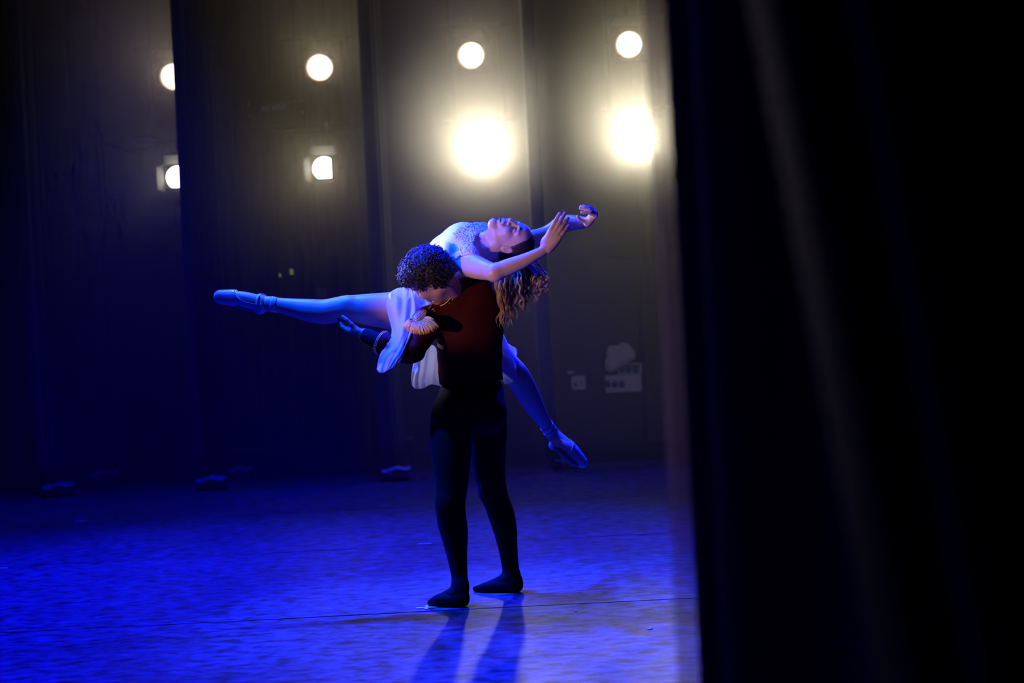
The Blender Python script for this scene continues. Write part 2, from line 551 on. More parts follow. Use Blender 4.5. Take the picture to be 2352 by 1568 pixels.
nA = near_curtain('wing_curtain', [(0.2705, 2.26), (0.300, 2.10), (0.36, 1.85), (0.44, 1.6), (0.55, 1.4), (0.70, 1.3), (0.95, 1.25)],
                  lambda z: 0.0 * (z - 1.26), 'tall out-of-focus black curtain bordering the blue floor on its right', 3.5, 0.025,
                  hem_pts=[(0.2425, 2.325), (0.2520, 2.315), (0.2620, 2.290), (0.2705, 2.262)])
nB = near_curtain('wing_curtain', [(0.262, 1.08), (0.29, 1.0), (0.34, 0.9), (0.45, 0.8), (0.60, 0.72), (0.85, 0.66)],
                  lambda z: -0.115 * (z - 1.26) + 0.02 * np.cos(z * 1.3), 'black curtain fold closest to the camera along the right edge', 3, 0.02, ztop=2.6,
                  hem_pts=[(0.256, 1.21), (0.2555, 1.16), (0.256, 1.11), (0.2615, 1.07)], hem_mat=mat('dark webbing', (0.045, 0.030, 0.020), 0.9, spec=0.1, bump=(220, 0.3)))


# ------------------------------------------------------------------ lamps of the far wing
LAMP_Y = 15.45
M_LENS_UP = lens_mat('warm lens', (1.0, 0.80, 0.58), 6.0)
M_HOUSING_GLOW = lens_mat('orange housing glow', (1.0, 0.52, 0.26), 0.55)  # emission stands in for lamp light on the inside of the lens housing
M_LENS_LOW = lens_mat('bright lens', (1.0, 0.93, 0.72), 14.0)
M_LENS_MAIN = lens_mat('blazing lens', (1.0, 0.93, 0.76), 60.0)


def frame_to(target, loc):
    f = (Vector(target) - Vector(loc)).normalized()
    r = f.cross(Vector((0, 0, 1))).normalized()
    u = r.cross(f)
    return f, r, u


def rot3(r, f, u):
    return Matrix((r, f, u)).transposed()


def fresnel(px, py, target, label, Mlens, R=0.135, Y=LAMP_Y):
    c = W(px, py, Y)
    f, r, u = frame_to(target, c)
    Rm = rot3(r, f, u)
    root = empty('fresnel_lamp', c - Vector((0, 0, 0.0)), label, 'stage lamp', 'upper side lamps')
    body = MB()
    back = c - f * 0.36
    # finned can: rings of growing radius
    rad = [0.10, 0.155, 0.16, 0.15, 0.16, 0.15, 0.16, 0.16]
    pts = [back + f * d for d in (0, 0.02, 0.10, 0.12, 0.14, 0.16, 0.18, 0.345)]
    body.tube(pts, rad, 28)
    body.build('housing', M_BLACK, root, False)
    l = MB().disc(c - f * 0.005, f, R, 44, 0.02, 0.03); l.build('lens', Mlens, root, True)
    MB().disc(c - f * 0.012 + r * 0.014 - u * 0.004, f, R * 1.06, 40, 0.02).build('housing_glow', M_HOUSING_GLOW, root, True)  # self-lit disc, offset to leave an orange glow along one side of the lens
    for k in range(3):
        rr = R * (0.95 - 0.3 * k)
        MB().tube([c + f * (0.004 + 0.03 * (1 - (rr / R) ** 2)) + (r * math.cos(a) + u * math.sin(a)) * rr for a in np.linspace(0, 2 * math.pi, 33)], 0.003, 5).build('lens_ring', M_BLACK, root, True)
    fr = MB()
    s = 0.185
    for sx, sz, w, h in ((0, 1, 2 * s + 0.02, 0.03), (0, -1, 2 * s + 0.02, 0.03), (1, 0, 0.03, 2 * s), (-1, 0, 0.03, 2 * s)):
        fr.box(c + f * 0.01 + r * sx * s + u * sz * s, (w, 0.015, h), Rm)
    for sx in (-1, 1):
        for sz in (-1, 1):
            fr.box(c + f * 0.0 + r * sx * 0.145 + u * sz * 0.145, (0.075, 0.008, 0.075), Rm)
    fr.build('colour_frame', M_BLACK, root)
    yk = MB()
    top = c - f * 0.18 + Vector((0, 0, 0.30))
    side = [c - f * 0.18 + r * 0.19, c - f * 0.18 + r * 0.19 + Vector((0, 0, 0.22)), top + r * 0.15, top, top - r * 0.15, c - f * 0.18 - r * 0.19 + Vector((0, 0, 0.22)), c - f * 0.18 - r * 0.19]
    yk.tube(side, 0.014, 8); yk.build('yoke', M_BLACK, root, True)
    for sx in (-1, 1):
        MB().tube([c - f * 0.18 + r * sx * 0.165, c - f * 0.18 + r * sx * 0.23], 0.022, 10).build('tilt_knob', M_BLACK, root, True)
    MB().box(top + Vector((0, 0, 0.05)), (0.06, 0.06, 0.11), bev=0.008).build('clamp', M_BLACK, root)
    spot('lamp_beam', c + f * 0.06, c + f * 5 + Vector((0, 0, 2.2)), (1.0, 0.84, 0.62), MAIN_POWER * 0.022, 110, 1.0, 0.12)
    return root, c, f


def profile_lamp(px, py, target, label, Mlens, R=0.125, Y=LAMP_Y, leaf=True):
    c = W(px, py, Y)
    f, r, u = frame_to(target, c)
    Rm = rot3(r, f, u)
    root = empty('profile_lamp', c, label, 'stage lamp', 'lower side lamps')
    pts = [c - f * d for d in (0.62, 0.60, 0.40, 0.36, 0.34, 0.02)]
    MB().tube(pts, [0.08, 0.13, 0.14, 0.13, 0.115, 0.135], 28).build('barrel', M_BLACK, root)
    MB().disc(c - f * 0.01, f, R, 44, 0.02, 0.03).build('lens', Mlens, root, True)
    # barn door: hinge frame and four leaves
    fr = MB(); s = 0.15
    for sx, sz, w, h in ((0, 1, 2 * s + 0.012, 0.012), (0, -1, 2 * s + 0.012, 0.012), (1, 0, 0.012, 2 * s), (-1, 0, 0.012, 2 * s)):
        fr.box(c + f * 0.01 + r * sx * s + u * sz * s, (w, 0.02, h), Rm)
    fr.build('door_frame', M_BLACK, root)
    if leaf:
        def leaf_mb(hinge, axis, out, L, wd):
            b = MB()
            p = [hinge + axis * wd, hinge - axis * wd, hinge - axis * wd * 0.85 + out * L, hinge + axis * wd * 0.85 + out * L]
            nn = (p[1] - p[0]).cross(p[2] - p[0]).normalized() * 0.003
            b.add([q + nn for q in p] + [q - nn for q in p], [(0, 1, 2, 3), (7, 6, 5, 4), (0, 4, 5, 1), (1, 5, 6, 2), (2, 6, 7, 3), (3, 7, 4, 0)])
            return b
        leaf_mb(c + u * 0.15 + f * 0.02, r, (f * 0.8 + u * 0.5).normalized(), 0.18, 0.14).build('barn_door_leaf', M_BLACK, root)
        leaf_mb(c - u * 0.15 + f * 0.02, r, (f * 0.9 + u * 0.28).normalized(), 0.16, 0.14).build('barn_door_leaf', M_BLACK, root)
        leaf_mb(c + r * 0.15 + f * 0.02, u, (f * 0.9 + r * 0.35).normalized(), 0.16, 0.14).build('barn_door_leaf', M_BLACK, root)
        leaf_mb(c - r * 0.15 + f * 0.02, u, (f * 0.92 + r * 0.42).normalized(), 0.16, 0.14).build('barn_door_leaf', M_BLACK, root)
    top = c - f * 0.3 + Vector((0, 0, 0.36))
    a = c - f * 0.3
    MB().tube([a + r * 0.19, a + r * 0.19 + Vector((0, 0, 0.27)), a + r * 0.17 + Vector((0, 0, 0.335)), a + r * 0.12 + Vector((0, 0, 0.36)), top,
               a - r * 0.12 + Vector((0, 0, 0.36)), a - r * 0.17 + Vector((0, 0, 0.335)), a - r * 0.19 + Vector((0, 0, 0.27)), a - r * 0.19], 0.012, 8).build('yoke', M_PIPE, root, True)
    for sx in (-1, 1):
        MB().tube([a + r * sx * 0.13, a + r * sx * 0.22], 0.022, 10).build('tilt_knob', M_BLACK, root, True)
    MB().box(top + Vector((0, 0, 0.05)), (0.06, 0.06, 0.11), bev=0.008).build('clamp', M_PIPE, root)
    return root, c, f


fresnel(735, 155, (1.2, 2.0, 1.2), 'round warm stage lamp hung high, second from the left', M_LENS_UP)
fresnel(1083, 127, (1.6, 2.0, 1.2), 'round warm stage lamp hung above the left blazing lamp', M_LENS_UP)
fresnel(1446, 102, (2.0, 2.0, 1.2), 'round warm stage lamp topmost of all, near the right curtain', M_LENS_UP)
fresnel(400, 176, (0.4, 2.0, 1.2), 'warm stage lamp hung high and mostly hidden by the left leg curtain', M_LENS_UP)

profile_lamp(745, 387, (-0.9, 1.0, 1.2), 'white stage lamp with barn doors above the raised leg', M_LENS_LOW)
profile_lamp(409, 408, (-1.6, 1.0, 1.2), 'white stage lamp hung low and half hidden by the left leg curtain', M_LENS_LOW)
_, cA, fA = profile_lamp(1113, 363, (-0.25, 3.0, 1.0), 'blazing white lamp directly above the lifted dancer', M_LENS_MAIN, leaf=False)
_, cB, fB = profile_lamp(1470, 335, (0.10, 3.0, 1.0), 'blazing white lamp beside the edge of the right curtain', M_LENS_MAIN, leaf=False)
for c_, f_ in ((cA, fA), (cB, fB)):
    s_ = spot('lamp_beam', c_ + f_ * 0.06, c_ + f_ * 5 + Vector((0, 0, 1.05)), (1.0, 0.91, 0.73), MAIN_POWER, 52, 1.0, 0.11)
cC = W(745, 387, LAMP_Y)
fC = (Vector((-0.9, 1.0, 1.2)) - cC).normalized()
spot('lamp_beam', cC + fC * 0.2, cC + fC * 5, (1.0, 0.86, 0.62), MAIN_POWER * 0.03, 70, 0.9, 0.1)


# ---- hanging ladders that carry the lamps
def ladder(px_top, px_low, label, pyu, pyl):
    a = W(px_top, pyu, LAMP_Y + 0.16); b = W(px_low, pyl, LAMP_Y + 0.28)
    x = (a.x + b.x) / 2
    root = empty('lamp_ladder', (x, LAMP_Y + 0.3, b.z + 0.2), label, 'ladder', 'hanging lamp ladders')
    y = LAMP_Y + 0.33
    for sx in (-0.28, 0.28):
        MB().tube([(x + sx, y, b.z + 0.30), (x + sx, y, 7.4)], 0.024, 10).build('upright', M_PIPE, root, True)
    for z in (b.z + 0.42, a.z + 0.36, a.z + 1.2):
        MB().tube([(x - 0.45, y, z), (x + 0.45, y, z)], 0.024, 10).build('rung', M_PIPE, root, True)
    return root


ladder(735, 745, 'pipe ladder carrying the two lamps above the raised leg', 155, 387)
ladder(1083, 1113, 'pipe ladder carrying the left blazing lamp', 127, 363)
ladder(1446, 1470, 'pipe ladder carrying the right blazing lamp', 102, 335)
ladder(400, 409, 'pipe ladder behind the left leg curtain', 176, 408)

# ---- cable bar with paper labels, left of the middle ladder
pL = W(572, 250, 15.9); pR = W(700, 236, 15.9)
cb = empty('cable_bar', (pL + pR) / 2, 'dark equipment bar with pale paper labels on the far wall', 'equipment')
MB().tube([pL, pR], 0.03, 10).build('pipe', M_PIPE, cb, True)
p2 = W(575, 298, 15.9); p3 = W(792, 285, 15.9)
MB().tube([p2, p3], 0.024, 10).build('pipe', M_PIPE, cb, True)
MB().tube([pL, p2], 0.02, 8).build('strut', M_PIPE, cb, True)
MB().tube([W(697, 236, 15.9), W(700, 292, 15.9)], 0.02, 8).build('strut', M_PIPE, cb, True)
rr = Matrix.Rotation(-ROLL * 0 - 0.02, 3, 'Y')
MB().box(W(610, 249, 15.84), (0.085, 0.012, 0.05), rr).build('paper_label', M_LABEL, cb)
MB().box(W(640, 247, 15.84), (0.165, 0.012, 0.05), rr).build('paper_label', M_LABEL, cb)
MB().box(W(669, 301, 15.84), (0.075, 0.012, 0.035), rr).build('paper_label', M_LABEL, cb)
MB().box(W(681, 231, 15.84), (0.08, 0.012, 0.02), rr).build('paper_label', M_LABEL, cb)
for q in ((571, 239), (572, 265), (695, 257), (693, 231)):
    MB().disc(W(q[0], q[1], 15.85), (0, -1, 0), 0.018, 12, 0.02).build('bolt_head', M_PLATE, cb, True)
MB().box(W(749, 287, 15.84), (0.03, 0.02, 0.07)).build('clip', M_PLATE, cb)
# drooping cable
cc = MB().tube([Vector(p) for p in spline([W(205, 318, 15.95), W(250, 335, 15.95), W(320, 345, 15.95), W(392, 325, 15.95)], 20)], 0.018, 8)
tag(cc.build('cable', M_BLACK, None, True), 'slack black cable looping beside the left leg curtain', 'cable')
cc = MB().tube([Vector(p) for p in spline([W(600, 300, 15.92), W(592, 335, 15.92), W(600, 352, 15.92), W(616, 348, 15.92), W(612, 305, 15.92)], 20)], 0.014, 8)
tag(cc.build('cable', M_BLACK, None, True), 'coil of black cable hanging under the labelled bar', 'cable')

# ---- sockets and panels on the far wall
def wall_plate(px, py, w, h, label, Y=16.47, marks=()):
    c = W(px, py, Y)
    root = empty('wall_socket', c, label, 'socket')
    MB().box(c, (w, 0.04, h), bev=0.006).build('face_plate', M_PLATE, root)
    for mx, mz, mr in marks:
        MB().disc(c + Vector((mx, -0.022, mz)), (0, -1, 0), mr, 14, 0.006).build('socket_hole', M_SOCKET, root, True)
    return root


wall_plate(740, 673, 0.115, 0.115, 'small pale wall socket above the raised knee', Y=16.15, marks=((-0.02, 0.015, 0.012), (0.02, 0.015, 0.012)))
wall_plate(1329, 879, 0.165, 0.16, 'square pale wall socket right of the trailing leg', marks=((-0.035, -0.02, 0.024), (0.035, 0.01, 0.014)))
wall_plate(1310, 855, 0.075, 0.035, 'tiny pale tag on the wall above the square socket')
pc = W(1431, 864, 16.44)
pn = empty('socket_panel', pc, 'large pale socket panel with blue outlets low on the far wall', 'panel')
lowc = W(1431.5, 880, 16.43); upc = W(1445, 844, 16.43)
MB().box(lowc, (0.42, 0.08, 0.205), bev=0.008).build('panel_box', M_PLATE, pn)
MB().box(upc + Vector((0.005, 0.0, -0.012)), (0.28, 0.07, 0.12), bev=0.008).build('panel_box', M_PLATE, pn)
for px in (1397, 1413, 1429):
    c = W(px, 881, 16.38)
    MB().tube([c + Vector((0, 0.02, 0)), c + Vector((0, -0.03, -0.005))], 0.034, 14).build('outlet', M_SOCKET, pn, True)
    MB().box(c + Vector((0, -0.02, 0.035)), (0.045, 0.02, 0.02), bev=0.004).build('outlet_flap', M_SOCKET, pn)
for px in (1428, 1444, 1461):
    c = W(px, 848, 16.385)
    MB().tube([c + Vector((0, 0.02, 0)), c + Vector((0, -0.03, -0.005))], 0.034, 14).build('outlet', M_SOCKET, pn, True)
    MB().box(c + Vector((0, -0.02, 0.038)), (0.075, 0.02, 0.028), bev=0.004).build('outlet_flap', M_BLACK, pn)


# ------------------------------------------------------------------ signed-distance modelling kit (for bodies and cloth)
class Field:
    """smooth union of round cones and ellipsoids on a voxel grid, meshed with surface nets"""
    def __init__(s): s.ops = []

    def cone(s, a, b, r1, r2, k=0.02, flat=None, grow=0.0):
        s.ops.append(('cone', np.array(a, float), np.array(b, float), r1 + grow, r2 + grow, k, flat)); return s

    def ell(s, c, axes, radii, k=0.02, sub=False):
        A = np.array([list(Vector(a).normalized()) for a in axes])
        s.ops.append(('sub' if sub else 'ell', np.array(c, float), A, np.array(radii, float), k)); return s

    def chain(s, pts, k=0.02, flat=None, grow=0.0):
        """pts: list of (point, radius)"""
        Q = spline([(*p, r) for p, r in pts], 7 * (len(pts) - 1) + 1)
        s.ops.append(('chain', Q[:, :3], Q[:, 3] + grow, k)); return s

    def cut(s, p, n):
        s.ops.append(('cut', np.array(p, float), np.array(Vector(n).normalized()), None)); return s

    def noise(s, fn):
        s.ops.append(('fn', fn)); return s

    def copy(s, grow=0.0):
        f = Field()
        for o in s.ops:
            if o[0] == 'cone': f.ops.append(('cone', o[1], o[2], o[3] + grow, o[4] + grow, o[5], o[6]))
            elif o[0] == 'chain': f.ops.append(('chain', o[1], o[2] + grow, o[3]))
            elif o[0] == 'ell': f.ops.append(('ell', o[1], o[2], o[3] + grow, o[4]))
            elif o[0] == 'sub': f.ops.append(('sub', o[1], o[2], np.maximum(o[3] - grow, 1e-3), o[4]))
            else: f.ops.append(o)
        return f

    def bounds(s):
        lo = np.full(3, 1e9); hi = -lo
        for o in s.ops:
            if o[0] == 'cone':
                r = max(o[3], o[4])
                if o[6] is not None: r = r / min(1.0, o[6][1])
                lo = np.minimum(lo, np.minimum(o[1], o[2]) - r); hi = np.maximum(hi, np.maximum(o[1], o[2]) + r)
            elif o[0] == 'chain':
                lo = np.minimum(lo, (o[1] - o[2][:, None]).min(0)); hi = np.maximum(hi, (o[1] + o[2][:, None]).max(0))
            elif o[0] == 'ell':
                e = np.abs(o[2].T) @ o[3]
                lo = np.minimum(lo, o[1] - e); hi = np.maximum(hi, o[1] + e)
        return lo, hi

    def grid(s, lo, hi, h):
        n = np.ceil((hi - lo) / h).astype(int) + 1
        F = np.full(n, 0.1, dtype=np.float32)
        ax = [lo[i] + h * np.arange(n[i]) for i in range(3)]
        for o in s.ops:
            if o[0] in ('cone', 'ell', 'sub', 'chain'):
                if o[0] == 'cone':
                    r = max(o[3], o[4]); fl = o[6]
                    R = r / min(1.0, fl[1]) if fl is not None else r
                    a0 = np.minimum(o[1], o[2]) - R; b0 = np.maximum(o[1], o[2]) + R; k = o[5]
                elif o[0] == 'chain':
                    a0 = (o[1] - o[2][:, None]).min(0); b0 = (o[1] + o[2][:, None]).max(0); k = o[3]
                else:
                    e = np.abs(o[2].T) @ o[3]; a0 = o[1] - e; b0 = o[1] + e; k = o[4]
                pad = k + 3 * h + 0.01
                i0 = np.clip(np.floor((a0 - pad - lo) / h).astype(int), 0, n); i1 = np.clip(np.ceil((b0 + pad - lo) / h).astype(int) + 1, 0, n)
                if np.any(i1 <= i0): continue
                sl = tuple(slice(i0[i], i1[i]) for i in range(3))
                X = ax[0][sl[0]][:, None, None]; Y = ax[1][sl[1]][None, :, None]; Z = ax[2][sl[2]][None, None, :]
                if o[0] == 'cone':
                    a, b = o[1], o[2]; ba = b - a; L2 = max(ba @ ba, 1e-12)
                    px, py, pz = X - a[0], Y - a[1], Z - a[2]
                    t = np.clip((px * ba[0] + py * ba[1] + pz * ba[2]) / L2, 0, 1)
                    qx, qy, qz = px - t * ba[0], py - t * ba[1], pz - t * ba[2]
                    d2 = qx * qx + qy * qy + qz * qz
                    if fl is not None:
                        dv = Vector(fl[0]).normalized(); pr = qx * dv.x + qy * dv.y + qz * dv.z
                        d2 = d2 + (fl[1] ** 2 - 1) * pr * pr
                    d = np.sqrt(d2) - (o[3] + (o[4] - o[3]) * t)
                    if fl is not None and fl[1] > 1: d = d / (0.5 + 0.5 * fl[1])
                elif o[0] == 'chain':
                    d = np.full((X.shape[0], Y.shape[1], Z.shape[2]), 0.2, dtype=np.float32)
                    for a, b, ra, rb in zip(o[1][:-1], o[1][1:], o[2][:-1], o[2][1:]):
                        rm = max(ra, rb) + pad
                        j0 = np.maximum(np.floor((np.minimum(a, b) - rm - lo) / h).astype(int) - i0, 0); j1 = np.ceil((np.maximum(a, b) + rm - lo) / h).astype(int) + 1 - i0
                        if np.any(j1 <= j0): continue
                        ss = tuple(slice(j0[q], j1[q]) for q in range(3))
                        ba = b - a; L2 = max(ba @ ba, 1e-12)
                        px, py, pz = X[ss[0]] - a[0], Y[:, ss[1]] - a[1], Z[:, :, ss[2]] - a[2]
                        t = np.clip((px * ba[0] + py * ba[1] + pz * ba[2]) / L2, 0, 1)
                        qx, qy, qz = px - t * ba[0], py - t * ba[1], pz - t * ba[2]
                        d[ss] = np.minimum(d[ss], np.sqrt(qx * qx + qy * qy + qz * qz) - (ra + (rb - ra) * t))
                else:
                    A, r = o[2], o[3]
                    px, py, pz = X - o[1][0], Y - o[1][1], Z - o[1][2]
                    k0 = 0; k1 = 0
                    for j in range(3):
                        q = (px * A[j, 0] + py * A[j, 1] + pz * A[j, 2]) / r[j]
                        k0 = k0 + q * q; k1 = k1 + (q / r[j]) ** 2
                    k0 = np.sqrt(k0); k1 = np.sqrt(k1)
                    d = np.where(k1 < 1e-6, -r.min(), k0 * (k0 - 1) / np.maximum(k1, 1e-6))
                G = F[sl]
                if o[0] == 'sub':
                    hh = np.maximum(k - np.abs(G + d), 0) / k
                    F[sl] = np.maximum(G, -d) + hh * hh * k * 0.25
                else:
                    hh = np.maximum(k - np.abs(G - d), 0) / k
                    F[sl] = np.minimum(G, d) - hh * hh * k * 0.25
            elif o[0] == 'cut':
                p, nn = o[1], o[2]
                X = ax[0][:, None, None]; Y = ax[1][None, :, None]; Z = ax[2][None, None, :]
                d = (X - p[0]) * nn[0] + (Y - p[1]) * nn[1] + (Z - p[2]) * nn[2]
                F = np.maximum(F, d).astype(np.float32)
            elif o[0] == 'fn':
                X = ax[0][:, None, None]; Y = ax[1][None, :, None]; Z = ax[2][None, None, :]
                F = (F + o[1](X, Y, Z)).astype(np.float32)
        return F

    def surf(s, h, lo=None, hi=None):
        if lo is None:
            lo, hi = s.bounds(); lo = lo - 4 * h; hi = hi + 4 * h
        lo = np.array(lo, float); hi = np.array(hi, float)
        F = s.grid(lo, hi, h)
        return surface_nets(F, lo, h)

    def mesh(s, name, h, fine=(), smooth=3):
        """fine: list of (lo, hi, h) boxes meshed at their own resolution"""
        V, Q = s.surf(h)
        V = relax(V, Q, smooth)
        vs, qs = [], []
        if len(fine):
            c = V[Q].mean(1); keep = np.ones(len(Q), bool)
            for lo, hi, hf in fine:
                keep &= ~np.all((c > np.array(lo)) & (c < np.array(hi)), axis=1)
            Q = Q[keep]
        vs.append(V); qs.append(Q); off = len(V)
        for lo, hi, hf in fine:
            v, q = s.surf(hf, np.array(lo) - h * 0.6, np.array(hi) + h * 0.6)
            vs.append(v); qs.append(q + off); off += len(v)
        V = np.vstack(vs); Q = np.vstack(qs)
        used = np.unique(Q); mp = np.full(len(V), -1); mp[used] = np.arange(len(used))
        return mesh_np(name, V[used], mp[Q])


def relax(V, Q, n):
    E = np.vstack([Q[:, [0, 1]], Q[:, [1, 2]], Q[:, [2, 3]], Q[:, [3, 0]]]); E = np.vstack([E, E[:, ::-1]])
    cnt = np.bincount(E[:, 0], minlength=len(V)).astype(float)
    for _ in range(n):
        for lam in (0.5, -0.52):
            A = np.stack([np.bincount(E[:, 0], weights=V[E[:, 1], i], minlength=len(V)) for i in range(3)], -1) / np.maximum(cnt, 1)[:, None]
            V = np.where(cnt[:, None] > 0, V + lam * (A - V), V)
    return V


def surface_nets(F, lo, h):
    S = F < 0
    c = np.zeros(np.array(S.shape) - 1, dtype=np.uint8)
    for i in (0, 1):
        for j in (0, 1):
            for k in (0, 1):
                c += S[i:S.shape[0] - 1 + i, j:S.shape[1] - 1 + j, k:S.shape[2] - 1 + k]
    cells = np.argwhere((c > 0) & (c < 8))
    idx = np.full(c.shape, -1, dtype=np.int32)
    idx[cells[:, 0], cells[:, 1], cells[:, 2]] = np.arange(len(cells))
    P = np.zeros((len(cells), 3)); cnt = np.zeros(len(cells))
    corners = [(i, j, k) for i in (0, 1) for j in (0, 1) for k in (0, 1)]
    val = {q: F[cells[:, 0] + q[0], cells[:, 1] + q[1], cells[:, 2] + q[2]].astype(float) for q in corners}
    for q in corners:
        for a in range(3):
            if q[a] == 0:
                q2 = list(q); q2[a] = 1; q2 = tuple(q2)
                f0, f1 = val[q], val[q2]
                mk = (f0 < 0) != (f1 < 0)
                t = np.where(mk, f0 / np.where(mk, f0 - f1, 1), 0)
                p = np.tile(np.array(q, float), (len(cells), 1)); p[:, a] += t
                P += p * mk[:, None]; cnt += mk
    P = (P / np.maximum(cnt, 1)[:, None] + cells) * h + lo
    quads = []
    for a in range(3):
        b, d = (a + 1) % 3, (a + 2) % 3
        sl0 = [slice(None)] * 3; sl1 = [slice(None)] * 3
        sl0[a] = slice(0, -1); sl1[a] = slice(1, None)
        A = S[tuple(sl0)]; B = S[tuple(sl1)]
        e = np.argwhere(A != B)
        e = e[(e[:, b] > 0) & (e[:, d] > 0) & (e[:, b] < S.shape[b] - 1) & (e[:, d] < S.shape[d] - 1)]
        if not len(e): continue
        ins = A[e[:, 0], e[:, 1], e[:, 2]]
        def cell(db, dd):
            q = e.copy(); q[:, b] += db; q[:, d] += dd
            return idx[q[:, 0], q[:, 1], q[:, 2]]
        q = np.stack([cell(-1, -1), cell(0, -1), cell(0, 0), cell(-1, 0)], -1)
        q[~ins] = q[~ins][:, ::-1]
        quads.append(q)
    Q = np.vstack(quads)
    Q = Q[(Q >= 0).all(1)]
    return P, Q


# ------------------------------------------------------------------ small props of the far wing and floor
rag_c = W(1427, 822, 16.36)
fd = Field()
for dx, dz, r in ((-0.09, 0.07, 0.085), (0.04, 0.09, 0.09), (0.10, 0.03, 0.07), (-0.10, -0.05, 0.09), (-0.13, -0.10, 0.06), (0.0, 0.0, 0.10), (0.05, 0.02, 0.08)):
    p = rag_c + Vector((dx, 0, dz)); fd.ell(p, ((1, 0, 0), (0, 1, 0), (0, 0, 1)), (r, 0.06, r), 0.03)
fd.noise(lambda X, Y, Z: 0.006 * np.sin(X * 60 + 20 * Z) * np.sin(Z * 45 - X * 25) + 0 * Y)
o = link('rag', fd.mesh('rag', 0.012), M_CLOTH)
tag(o, 'crumpled whitish rag heaped on top of the socket panel', 'rag')


def tape_strip(px, py, Y, w, h, M, label, cat='tape', group=None, lean=0.0):
    c = W(px, py, Y)
    yd = drape_y(c.x, c.z)
    if yd is not None: c = W(px, py, yd - 0.012)
    bm = MB(); n = 5
    vs = []; fs = []
    for i in range(n + 1):
        for sx in (-1, 1):
            for sy in (-1, 1):
                vs.append((c.x + sx * w / 2 + 0.003 * math.sin(i * 2.3), c.y + sy * 0.002, c.z + h * (i / n - 0.5)))
    for i in range(n):
        a = i * 4; b = a + 4
        fs += [(a, a + 2, b + 2, b), (a + 2, a + 3, b + 3, b + 2), (a + 3, a + 1, b + 1, b + 3), (a + 1, a, b, b + 1)]
    fs += [(0, 1, 3, 2), (n * 4, n * 4 + 2, n * 4 + 3, n * 4 + 1)]
    o = bm.add(vs, fs).build('marking_tape', M)
    return tag(o, label, cat, group)


tape_strip(669, 624, 16.10, 0.045, 0.06, M_YEL, 'yellow tape dab on the drape above the raised shin')
tape_strip(643, 632, 16.10, 0.02, 0.035, M_YEL, 'tiny faint yellow dab left of the brighter one')
tape_strip(1513, 577, 16.05, 0.032, 0.075, M_YEL, 'upper short strip of yellow tape near the right curtain')
tape_strip(1517, 627, 16.05, 0.036, 0.135, M_YEL, 'lower longer strip of yellow tape near the right curtain')
p = [W(664, 660, 16.14), W(668, 740, 16.14), W(671, 800, 16.14), W(676, 880, 16.14)]
tag(MB().tube([Vector(q) for q in spline(p, 10)], [0.012, 0.016, 0.018, 0.018, 0.018, 0.018, 0.018, 0.016, 0.014, 0.01], 8).build('pull_rope', mat('tan rope', (0.16, 0.13, 0.10), 0.8, bump=(80, 0.3)), None, True),
    'thin tan rope hanging down the drape behind the raised calf', 'rope')


# ---- stage weights holding the leg curtains
def weight(px, py, Y, label, rz=0.0, s=1.0):
    c = W(px, py, Y); c.z = 0
    root = empty('stage_weight', c, label, 'weight', 'curtain weights')
    R = Matrix.Rotation(rz, 3, 'Z')
    MB().box(c + Vector((0, 0, 0.045 * s)), (0.22 * s, 0.34, 0.09 * s), R, 0.012).build('foot', M_WEIGHT, root)
    # sagging slab on top
    n, m_ = 14, 6
    u = np.linspace(-0.5, 0.5, n); v = np.linspace(-0.5, 0.5, m_)
    U, V = np.meshgrid(u, v, indexing='ij')
    lx, ly = U * 0.27 * s, V * 0.42
    lz = 0.105 * s + 0.012 * np.cos(U * 9) + 0.012 * U
    X = c.x + lx * math.cos(rz) - ly * math.sin(rz); Yy = c.y + lx * math.sin(rz) + ly * math.cos(rz)
    link('slab', grid_mesh('slab', np.stack([X, Yy, lz], -1), 0.016), M_WEIGHT, root)
    h = c + R @ Vector((-0.06 * s, -0.17, 0))
    MB().tube([h + Vector((0, -0.01, 0.03)), h + Vector((0, -0.035, 0.035)), h + Vector((0, -0.035, 0.10)), h + Vector((0, -0.01, 0.115))], 0.014, 8).build('handle', M_WEIGHT, root, True)
    return root


weight(486, 1112, 13.6, 'grey stage weight at the foot of the curtain below the pointed toe', 0.15)
weight(136, 1124, 13.75, 'grey stage weight at the foot of the leftmost curtain', 0.2)
weight(910, 1088, 13.62, 'grey stage weight left of the carrying dancer', 0.1)
weight(1306, 1066, 14.0, 'grey stage weight behind the trailing foot', 0.0)
weight(238, 1106, 14.9, 'dim stage weight in the dark left gap', 0.3, 1.1)
weight(548, 1098, 14.6, 'dim stage weight behind the weight below the pointed toe', 0.2)

# floor-standing units deep in the far wing
for px, py, w, d, h, lab in ((920, 1046, 0.30, 0.30, 0.24, 'dim equipment case behind the weight near the carrying dancer'),
                             (570, 1050, 0.24, 0.3, 0.20, 'dim equipment case in the shade right of the left curtain'),
                             (582, 985, 0.20, 0.25, 0.52, 'dark upright case against the far drape')):
    c = W(px, py, 15.6 if py > 1000 else 15.9); c.z = 0
    root = empty('equipment_case', c, lab, 'case')
    MB().box(c + Vector((0, 0, h / 2)), (w, d, h), bev=0.015).build('body', M_BLACK, root)
    MB().box(c + Vector((0, 0, h + 0.012)), (w * 1.02, d * 1.02, 0.024), bev=0.006).build('lid', M_WEIGHT if py > 1030 else M_BLACK, root)
    MB().tube([c + Vector((-0.05, -d / 2 - 0.004, h * 0.6)), c + Vector((-0.05, -d / 2 - 0.03, h * 0.6)), c + Vector((0.05, -d / 2 - 0.03, h * 0.6)), c + Vector((0.05, -d / 2 - 0.004, h * 0.6))], 0.008, 8).build('handle', M_PIPE, root, True)

